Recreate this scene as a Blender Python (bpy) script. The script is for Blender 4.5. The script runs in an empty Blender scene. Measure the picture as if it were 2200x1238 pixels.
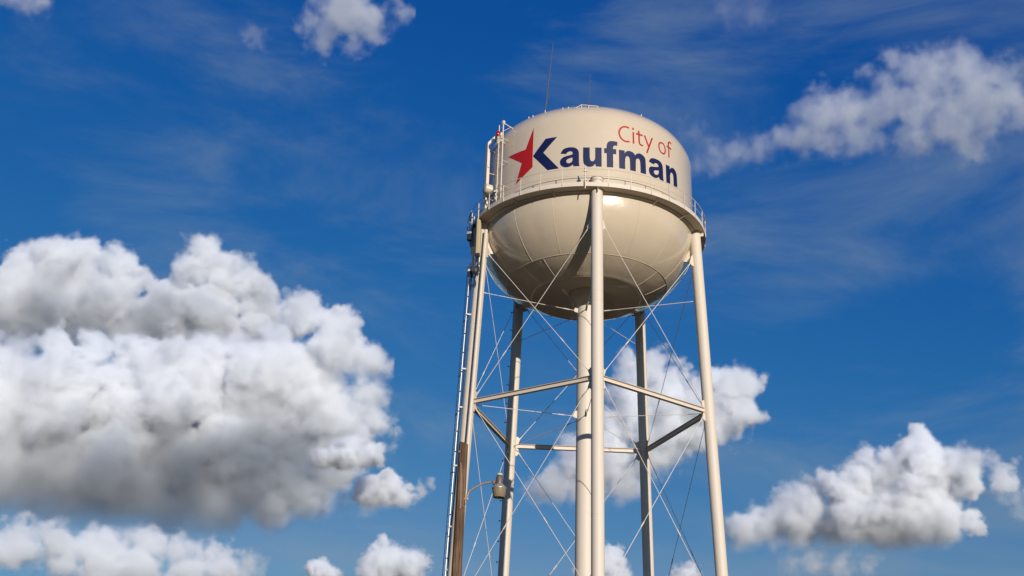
import bpy, bmesh, math, random
from mathutils import Vector, Matrix
R_ = math.radians
SC = bpy.context.scene
COL = SC.collection

# ------------------------------------------------------------------ camera
CAM_LOC = Vector((0.0, -70.007, 1.6))
PITCH, ROLL, YAW, FPX = R_(24.6698), R_(-1.9778), R_(-3.9518), 2545.5
W0, H0 = 2200.0, 1238.0
fwd = Vector((math.sin(YAW)*math.cos(PITCH), math.cos(YAW)*math.cos(PITCH), math.sin(PITCH)))
rgt = Vector((math.cos(YAW), -math.sin(YAW), 0))
upv = rgt.cross(fwd)
cx = rgt*math.cos(ROLL) - upv*math.sin(ROLL)
cy = rgt*math.sin(ROLL) + upv*math.cos(ROLL)
cam_d = bpy.data.cameras.new("camera")
cam_d.sensor_width = 36.0
cam_d.lens = FPX/W0*36.0
cam_d.clip_start = 0.1
cam_d.clip_end = 60000
cam = bpy.data.objects.new("camera", cam_d)
COL.objects.link(cam)
m = Matrix((cx, cy, -fwd)).transposed().to_4x4()
m.translation = CAM_LOC
cam.matrix_world = m
SC.camera = cam

def ray(x, y):
    """direction from the camera through a photograph pixel"""
    u, v = (x - W0/2)/FPX, (H0/2 - y)/FPX
    return (cx*u + cy*v + fwd).normalized()

def at(x, y, Y):
    """point on that ray at world depth Y"""
    d = ray(x, y)
    return CAM_LOC + d*((Y - CAM_LOC.y)/d.y)

# ------------------------------------------------------------------ sun, sky, exposure
SUN_AZ, SUN_EL = R_(24.8), R_(12.0)         # to the right of and behind the camera, low
to_sun = Vector((math.sin(SUN_AZ)*math.cos(SUN_EL), -math.cos(SUN_AZ)*math.cos(SUN_EL), math.sin(SUN_EL)))
sun_d = bpy.data.lights.new("sun", 'SUN')
sun_d.energy = 4.5
sun_d.angle = R_(0.5)
sun_d.color = (1.0, 0.94, 0.86)
sun = bpy.data.objects.new("sun", sun_d)
COL.objects.link(sun)
sun.rotation_euler = (-to_sun).to_track_quat('-Z', 'Y').to_euler()
sun.location = (40, -90, 60)

world = bpy.data.worlds.new("World")
SC.world = world
world.use_nodes = True
wn, wl = world.node_tree.nodes, world.node_tree.links
wn.clear()
sky = wn.new("ShaderNodeTexSky")
sky.sky_type = 'NISHITA'
sky.sun_disc = False
sky.sun_elevation = SUN_EL
sky.sun_rotation = math.pi - SUN_AZ
sky.altitude = 150
sky.air_density = 1.0
sky.dust_density = 0.6
sky.ozone_density = 3.0
# deep polarised blue: each channel of the sky keeps its own contrast
sep = wn.new("ShaderNodeSeparateColor")
com = wn.new("ShaderNodeCombineColor")
wl.new(sky.outputs[0], sep.inputs[0])
for i_, (gain, power, top) in enumerate(((0.165, 2.73, 1.3), (0.575, 1.14, 3.0), (2.02, 0.476, 5.0))):
    a_ = wn.new("ShaderNodeMath"); a_.operation = 'POWER'; a_.inputs[1].default_value = power
    b_ = wn.new("ShaderNodeMath"); b_.operation = 'MULTIPLY'; b_.inputs[1].default_value = gain
    c_ = wn.new("ShaderNodeMath"); c_.operation = 'MINIMUM'; c_.inputs[1].default_value = top
    wl.new(sep.outputs[i_], a_.inputs[0])
    wl.new(a_.outputs[0], b_.inputs[0])
    wl.new(b_.outputs[0], c_.inputs[0])
    wl.new(c_.outputs[0], com.inputs[i_])
# thin high veils of cirrus, drawn out along the horizon
wtc = wn.new("ShaderNodeTexCoord")
wmp = wn.new("ShaderNodeMapping")
wmp.inputs["Scale"].default_value = (2.2, 2.2, 7.0)
wmp.inputs["Rotation"].default_value = (0.12, -0.10, 0.3)
wl.new(wtc.outputs["Generated"], wmp.inputs[0])
wnz = wn.new("ShaderNodeTexNoise")
wnz.inputs["Scale"].default_value = 1.6
wnz.inputs["Detail"].default_value = 7
wnz.inputs["Roughness"].default_value = 0.60
wnz.inputs["Distortion"].default_value = 0.6
wl.new(wmp.outputs[0], wnz.inputs["Vector"])
wrp = wn.new("ShaderNodeMapRange")
wrp.interpolation_type = 'SMOOTHSTEP'
wrp.inputs[1].default_value, wrp.inputs[2].default_value = 0.40, 0.80
wrp.inputs[3].default_value, wrp.inputs[4].default_value = 0.0, 0.46
wsx = wn.new("ShaderNodeSeparateXYZ")
wl.new(wtc.outputs["Generated"], wsx.inputs[0])
wma = wn.new("ShaderNodeMath"); wma.operation = 'MULTIPLY_ADD'; wma.inputs[1].default_value = 0.22
wl.new(wsx.outputs[0], wma.inputs[0])
wl.new(wnz.outputs["Fac"], wma.inputs[2])
wl.new(wma.outputs[0], wrp.inputs[0])
wmx = wn.new("ShaderNodeMix"); wmx.data_type = 'RGBA'
wmx.inputs[7].default_value = (2.5, 3.25, 3.75, 1)
wl.new(wrp.outputs[0], wmx.inputs[0])
wl.new(com.outputs[0], wmx.inputs[6])
bg = wn.new("ShaderNodeBackground")
bg.inputs["Strength"].default_value = 0.10
out = wn.new("ShaderNodeOutputWorld")
wl.new(wmx.outputs[2], bg.inputs["Color"])
wl.new(bg.outputs[0], out.inputs["Surface"])


vs = SC.view_settings
vs.view_transform = 'Standard'
vs.look = 'None'
vs.exposure = 0.0
vs.gamma = 1.0
vs.use_curve_mapping = False
cyc = SC.cycles
cyc.max_bounces = 16
cyc.diffuse_bounces = 3
cyc.glossy_bounces = 3
cyc.transmission_bounces = 4
cyc.volume_bounces = 14
cyc.transparent_max_bounces = 8
cyc.use_adaptive_sampling = True
cyc.adaptive_threshold = 0.015
cyc.use_denoising = True
cyc.denoiser = 'OPENIMAGEDENOISE'
cyc.volume_step_rate = 1.6
cyc.volume_max_steps = 512
SC.render.film_transparent = False

# ------------------------------------------------------------------ helpers
def ob(name, bm, mat, parent=None, smooth=40, kind=None):
    bmesh.ops.recalc_face_normals(bm, faces=bm.faces)
    me = bpy.data.meshes.new(name)
    bm.to_mesh(me)
    bm.free()
    me.materials.append(mat)
    if smooth:
        for p in me.polygons:
            p.use_smooth = True
        me.set_sharp_from_angle(angle=R_(smooth))
    o = bpy.data.objects.new(name, me)
    COL.objects.link(o)
    if parent:
        o.parent = parent
        o.matrix_parent_inverse = Matrix.Translation(-parent_loc(parent))
    if kind:
        o["kind"] = kind
    return o

def ob_each(name, bm, mat, parent=None, smooth=40):
    """like ob(), but every loose piece becomes an object of its own"""
    left = set(bm.verts)
    while left:
        seed_ = left.pop()
        grp, stack = {seed_}, [seed_]
        while stack:
            for e_ in stack.pop().link_edges:
                for q_ in e_.verts:
                    if q_ not in grp:
                        grp.add(q_)
                        stack.append(q_)
        left -= grp
        nb = bmesh.new()
        mp_ = {v: nb.verts.new(v.co) for v in grp}
        for f in {f for v in grp for f in v.link_faces}:
            nb.faces.new([mp_[v] for v in f.verts])
        ob(name, nb, mat, parent, smooth)
    bm.free()

def parent_loc(p):
    return Vector(p.location) if p.parent is None else Vector((0, 0, 0))

def thing(name, label, cat, loc, group=None):
    o = bpy.data.objects.new(name, None)
    o.empty_display_size = 0.5
    o.location = loc
    COL.objects.link(o)
    o["label"] = label
    o["category"] = cat
    if group:
        o["group"] = group
    return o

def frame_of(d):
    d = d.normalized()
    a = Vector((0, 0, 1)) if abs(d.z) < 0.95 else Vector((0, 1, 0))
    x = d.cross(a).normalized()
    return x, x.cross(d).normalized(), d

def tube(bm, a, b, r, seg=12, r2=None, cap=True):
    a, b = Vector(a), Vector(b)
    r2 = r if r2 is None else r2
    x, y, d = frame_of(b - a)
    v1 = [bm.verts.new(a + (x*math.cos(t) + y*math.sin(t))*r) for t in [2*math.pi*i/seg for i in range(seg)]]
    v2 = [bm.verts.new(b + (x*math.cos(t) + y*math.sin(t))*r2) for t in [2*math.pi*i/seg for i in range(seg)]]
    for i in range(seg):
        j = (i + 1) % seg
        bm.faces.new((v1[i], v1[j], v2[j], v2[i]))
    if cap:
        bm.faces.new(v1[::-1])
        bm.faces.new(v2)

def path_tube(bm, pts, r, seg=8, closed=False):
    pts = [Vector(p) for p in pts]
    n = len(pts)
    rings = []
    px = None
    for i, p in enumerate(pts):
        if closed:
            d = pts[(i+1) % n] - pts[i-1]
        else:
            d = pts[min(i+1, n-1)] - pts[max(i-1, 0)]
        x, y, d = frame_of(d)
        if px is not None:
            x = (px - d*px.dot(d)).normalized()
            y = x.cross(d)
        px = x
        rr = r[i] if isinstance(r, (list, tuple)) else r
        rings.append([bm.verts.new(p + (x*math.cos(2*math.pi*k/seg) + y*math.sin(2*math.pi*k/seg))*rr) for k in range(seg)])
    for i in range(n if closed else n-1):
        A, B = rings[i], rings[(i+1) % n]
        for k in range(seg):
            l = (k+1) % seg
            bm.faces.new((A[k], A[l], B[l], B[k]))
    if not closed:
        bm.faces.new(rings[0][::-1])
        bm.faces.new(rings[-1])

def smooth_pts(pts, n=6):
    p = [Vector(q) for q in pts]
    o = []
    for i in range(len(p)-1):
        a, b = p[i], p[i+1]
        m0 = (b - p[i-1])/2 if i else b - a
        m1 = (p[i+2] - a)/2 if i+2 < len(p) else b - a
        for k in range(n):
            t = k/n
            o.append(a*(2*t**3-3*t**2+1) + m0*(t**3-2*t**2+t) + b*(-2*t**3+3*t**2) + m1*(t**3-t**2))
    o.append(p[-1])
    return o

def box(bm, c, sx, sy, sz, x=Vector((1, 0, 0)), y=Vector((0, 1, 0)), z=Vector((0, 0, 1)), bev=0.0):
    c = Vector(c)
    n0 = len(bm.verts)
    vs_ = []
    for k in (-.5, .5):
        for j in (-.5, .5):
            for i in (-.5, .5):
                vs_.append(bm.verts.new(c + x*(i*sx) + y*(j*sy) + z*(k*sz)))
    fs = [bm.faces.new([vs_[i] for i in f]) for f in ((0, 2, 3, 1), (4, 5, 7, 6), (0, 1, 5, 4), (2, 6, 7, 3), (0, 4, 6, 2), (1, 3, 7, 5))]
    if bev:
        es = list({e for f in fs for e in f.edges})
        bmesh.ops.bevel(bm, geom=es, offset=bev, segments=2, affect='EDGES', profile=0.6)

def prism(bm, pts, n, th):
    """flat polygon pts extruded symmetrically along n"""
    n = Vector(n).normalized()*(th/2)
    a = [bm.verts.new(Vector(p) - n) for p in pts]
    b = [bm.verts.new(Vector(p) + n) for p in pts]
    bm.faces.new(a[::-1])
    bm.faces.new(b)
    for i in range(len(pts)):
        j = (i+1) % len(pts)
        bm.faces.new((a[i], a[j], b[j], b[i]))

def lathe(bm, prof, seg=96, closed=False, c=(0, 0, 0)):
    rings = []
    for r, z in prof:
        if r < 1e-6:
            rings.append([bm.verts.new((c[0], c[1], c[2]+z))])
        else:
            rings.append([bm.verts.new((c[0]+r*math.sin(2*math.pi*i/seg), c[1]-r*math.cos(2*math.pi*i/seg), c[2]+z)) for i in range(seg)])
    L = len(rings)
    for k in range(L if closed else L-1):
        A, B = rings[k], rings[(k+1) % L]
        for i in range(seg):
            j = (i+1) % seg
            if len(A) == 1:
                bm.faces.new((A[0], B[i], B[j]))
            elif len(B) == 1:
                bm.faces.new((A[i], A[j], B[0]))
            else:
                bm.faces.new((A[i], A[j], B[j], B[i]))

# ------------------------------------------------------------------ materials
def mat(name, col, rough=0.5, metal=0.0, spec=0.5, noise=None, bump=None, coat=0.0):
    m_ = bpy.data.materials.new(name)
    m_.use_nodes = True
    nt = m_.node_tree
    b = nt.nodes["Principled BSDF"]
    b.inputs["Base Color"].default_value = (*col, 1)
    b.inputs["Roughness"].default_value = rough
    b.inputs["Metallic"].default_value = metal
    b.inputs["Specular IOR Level"].default_value = spec
    b.inputs["Coat Weight"].default_value = coat
    b.inputs["Coat Roughness"].default_value = 0.07
    tc = nt.nodes.new("ShaderNodeTexCoord")
    if noise:
        sc, amt, dark, stretch = noise
        mp = nt.nodes.new("ShaderNodeMapping")
        mp.inputs["Scale"].default_value = stretch
        nt.links.new(tc.outputs["Object"], mp.inputs["Vector"])
        n = nt.nodes.new("ShaderNodeTexNoise")
        n.inputs["Scale"].default_value = sc
        n.inputs["Detail"].default_value = 6
        n.inputs["Roughness"].default_value = 0.6
        nt.links.new(mp.outputs[0], n.inputs["Vector"])
        rp = nt.nodes.new("ShaderNodeValToRGB")
        rp.color_ramp.elements[0].position = 0.35
        rp.color_ramp.elements[1].position = 0.72
        nt.links.new(n.outputs["Fac"], rp.inputs[0])
        mx = nt.nodes.new("ShaderNodeMix")
        mx.data_type = 'RGBA'
        mx.inputs[6].default_value = (*col, 1)
        mx.inputs[7].default_value = (*dark, 1)
        mu = nt.nodes.new("ShaderNodeMath")
        mu.operation = 'MULTIPLY'
        mu.inputs[1].default_value = amt
        nt.links.new(rp.outputs[0], mu.inputs[0])
        nt.links.new(mu.outputs[0], mx.inputs[0])
        nt.links.new(mx.outputs[2], b.inputs["Base Color"])
        rr = nt.nodes.new("ShaderNodeMapRange")
        rr.inputs[3].default_value = rough - 0.05
        rr.inputs[4].default_value = rough + 0.10
        nt.links.new(n.outputs["Fac"], rr.inputs[0])
        nt.links.new(rr.outputs[0], b.inputs["Roughness"])
    if bump:
        sc, st, dist = bump
        n2 = nt.nodes.new("ShaderNodeTexNoise")
        n2.inputs["Scale"].default_value = sc
        n2.inputs["Detail"].default_value = 3
        nt.links.new(tc.outputs["Object"], n2.inputs["Vector"])
        bp = nt.nodes.new("ShaderNodeBump")
        bp.inputs["Strength"].default_value = st
        bp.inputs["Distance"].default_value = dist
        nt.links.new(n2.outputs["Fac"], bp.inputs["Height"])
        nt.links.new(bp.outputs[0], b.inputs["Normal"])
    return m_

CREAM = (0.60, 0.485, 0.345)
M_TANK = mat("tank_paint", CREAM, 0.20, 0, 0.5, (0.35, 0.22, (0.47, 0.37, 0.26), (1, 1, 0.30)), (0.55, 0.7, 0.06), coat=0.8)
M_STEEL = mat("steel_paint", (0.645, 0.55, 0.44), 0.5, 0, 0.32, (0.8, 0.30, (0.53, 0.435, 0.325), (1, 1, 0.15)), (1.2, 0.3, 0.012))
M_ROD = mat("rod_paint", (0.66, 0.58, 0.49), 0.4)
M_RED = mat("emblem_red", (0.40, 0.010, 0.010), 0.5, spec=0.3)
M_NAVY = mat("lettering_navy", (0.006, 0.011, 0.062), 0.5, spec=0.25)
M_GALV = mat("galvanised_steel", (0.50, 0.49, 0.47), 0.42, 0.75)
M_MAST = mat("mast_grey", (0.085, 0.085, 0.095), 0.6, 0.2)
M_BLACK = mat("black_cable", (0.012, 0.012, 0.014), 0.5)
M_ANT = mat("antenna_cover", (0.55, 0.43, 0.24), 0.45, 0, 0.4)
M_DISH = mat("dish_cover", (0.56, 0.47, 0.33), 0.42)
M_GREY = mat("equipment_grey", (0.34, 0.34, 0.33), 0.5)
M_DARK = mat("equipment_dark", (0.025, 0.025, 0.028), 0.45)
M_BEACON = mat("beacon_red", (0.30, 0.008, 0.014), 0.2, coat=0.5)
M_COPPER = mat("rusty_bracket", (0.32, 0.13, 0.05), 0.6)
# ------------------------------------------------------------------ ground
bm = bmesh.new()
prev = None
for rr in (0, 60, 200, 700, 2500, 9000, 30000):
    cur = [bm.verts.new((0, 0, 0))] if rr == 0 else [bm.verts.new((rr*math.cos(2*math.pi*i/64), rr*math.sin(2*math.pi*i/64), 0)) for i in range(64)]
    if prev:
        for i in range(64):
            j = (i+1) % 64
            bm.faces.new((prev[0], cur[i], cur[j]) if len(prev) == 1 else (prev[i], cur[i], cur[j], prev[j]))
    prev = cur
M_GROUND = mat("dry_grass", (0.075, 0.052, 0.026), 0.9, 0, 0.2, (0.08, 0.8, (0.05, 0.042, 0.018), (1, 1, 1)), (3, 0.5, 0.1))
g = ob("ground", bm, M_GROUND, smooth=0, kind="structure")

# ------------------------------------------------------------------ water tower
ZB = 37.065                # balcony deck level
TR = 7.0                   # tank radius
HC, HD, HBW = 5.084, 3.3645, 4.857
RBAL = 7.762
PHI = R_(4.8733)
RT, SLOPE = 7.132, 0.0371
ZST = 24.911               # level of the strut ring
LEGR, RIS = 0.355, 0.585

def prof_r(z):
    h = z - ZB
    if h <= HC:
        return TR
    return TR*math.sqrt(max(0.0, 1 - ((h-HC)/HD)**2))

def bowl(z):
    h = min(1.0, max(0.0, (ZB - z)/HBW))
    return TR*math.sqrt(max(0, 1 - h*h))

def pol(r, a, z):
    return Vector((r*math.sin(a), -r*math.cos(a), z))

def leg_p(k, z):
    return pol(RT + SLOPE*(ZB - z), PHI + R_(72*k), z)

tower = thing("water_tower", "cream water tower with a red star and blue lettering on its tank", "water tower", (0, 0, 0))

# tank: roof, shell, bowl with a flat underside
prof = []
for i in range(33):
    t = math.pi/2*(1 - i/32)
    prof.append((TR*math.cos(t), ZB + HC + HD*math.sin(t)))
prof[0] = (0.0, ZB + HC + HD)
for z in (4.2, 3.2, 2.2, 1.2, 0.4, 0.0):
    prof.append((TR, ZB + z))
tl = math.asin(3.25/HBW)
for i in range(1, 25):
    t = tl*i/24
    prof.append((TR*math.cos(t), ZB - HBW*math.sin(t)))
r_s = prof[-1][0]
for i in range(1, 9):                                  # the flatter dished plates under the ring seam
    u_ = i/8
    prof.append((r_s + (3.75 - r_s)*u_, ZB - 3.25 - 0.68*u_ - 0.05*math.sin(math.pi*u_)))
r_l, z_l = prof[-1]
prof += [(r_l - 0.14, z_l - 0.07), (r_l - 0.30, z_l - 0.085), (r_l - 0.46, z_l - 0.05), (r_l - 0.75, z_l + 0.02), (2.2, z_l + 0.16), (0.98, z_l + 0.24)]
bm = bmesh.new()
lathe(bm, prof, 224)
for v in bm.verts:                                     # the bowl is made of plates that are a little flatter than a true dish
    h_ = ZB - v.co.z
    rr_ = math.hypot(v.co.x, v.co.y)
    if 0.1 < h_ and rr_ > 3.9:
        an_ = math.atan2(v.co.x, -v.co.y)
        w_ = abs(math.cos(8*(an_ - R_(-40.0 if h_ < 3.2 else -31.0))))
        f_ = 1 - 0.0045*(1 - w_)*min(1.0, (h_ - 0.1)/0.5)*math.sin(min(1.0, max(0.0, (h_ if h_ < 3.25 else h_ - 3.1)/3.2))*math.pi*0.9 + 0.2)
        v.co.x *= f_
        v.co.y *= f_
def seam_path(pts, w=0.045):
    path_tube(bm, pts, w*0.5, 6)
for k in range(16):                                   # gore seams of the bowl
    a = R_(-40.0 + 22.5*k + 7.3*0)
    seam_path([pol(bowl(ZB - h) - 0.006, a, ZB - h) for h in [0.03 + 3.23*i/16 for i in range(17)]])
    a2 = a + R_(9)
    seam_path([pol(r_s + (3.75 - r_s)*u_, a2, ZB - 3.25 - 0.68*u_ - 0.05*math.sin(math.pi*u_)) for u_ in (0.02, 0.2, 0.4, 0.6, 0.8, 0.97)])
path_tube(bm, [pol(bowl(ZB - 3.25) - 0.004, 2*math.pi*i/160, ZB - 3.25) for i in range(160)], 0.02, 6, True)
for zz in (2.0,):                                     # shell ring seams
    path_tube(bm, [pol(TR - 0.008, 2*math.pi*i/160, ZB + zz) for i in range(160)], 0.012, 5, True)
path_tube(bm, [pol(TR - 0.012, 2*math.pi*i/160, ZB + HC) for i in range(160)], 0.014, 5, True)
tank = ob("tank", bm, M_TANK, tower, smooth=30)

# lettering wrapped on the shell
def wrap(bm, off):
    for v in bm.verts:
        s, h = v.co.x, v.co.y
        v.co = pol(prof_r(ZB + h) + off, s/TR, ZB + h)

def grid_cut(bm, step=0.22):
    xs = [v.co.x for v in bm.verts]
    ys = [v.co.y for v in bm.verts]
    x = math.floor(min(xs)/step)*step
    while x < max(xs):
        bmesh.ops.bisect_plane(bm, geom=bm.verts[:]+bm.edges[:]+bm.faces[:], plane_co=(x, 0, 0), plane_no=(1, 0, 0), dist=1e-5)
        x += step
    y = max(4.4, math.floor(min(ys)/step)*step)
    while y < max(ys):
        bmesh.ops.bisect_plane(bm, geom=bm.verts[:]+bm.edges[:]+bm.faces[:], plane_co=(0, y, 0), plane_no=(0, 1, 0), dist=1e-5)
        y += step

def fill_glyph(name, loops, material, off=0.010):
    b = bmesh.new()
    es = []
    for lp in loops:
        vv = [b.verts.new((p[0], p[1], 0)) for p in lp]
        for i in range(len(vv)):
            es.append(b.edges.new((vv[i], vv[(i+1) % len(vv)])))
    bmesh.ops.triangle_fill(b, edges=es, use_beauty=True, use_dissolve=False, normal=(0, 0, 1))
    grid_cut(b)
    wrap(b, off)
    for f in b.faces:
        f.normal_update()
        if f.normal.dot(Vector((f.calc_center_median().x, f.calc_center_median().y, 0))) < 0:
            f.normal_flip()
    me = bpy.data.meshes.new(name)
    b.to_mesh(me)
    b.free()
    me.materials.append(material)
    o = bpy.data.objects.new(name, me)
    COL.objects.link(o)
    o.parent = tank
    return o

def stroke_loop(pts, w):
    p = [Vector((q[0], q[1])) for q in pts]
    L, Rr = [], []
    for i in range(len(p)):
        d = (p[min(i+1, len(p)-1)] - p[max(i-1, 0)]).normalized()
        n = Vector((-d.y, d.x))
        L.append(p[i] + n*w/2)
        Rr.append(p[i] - n*w/2)
    return L + Rr[::-1]

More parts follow.
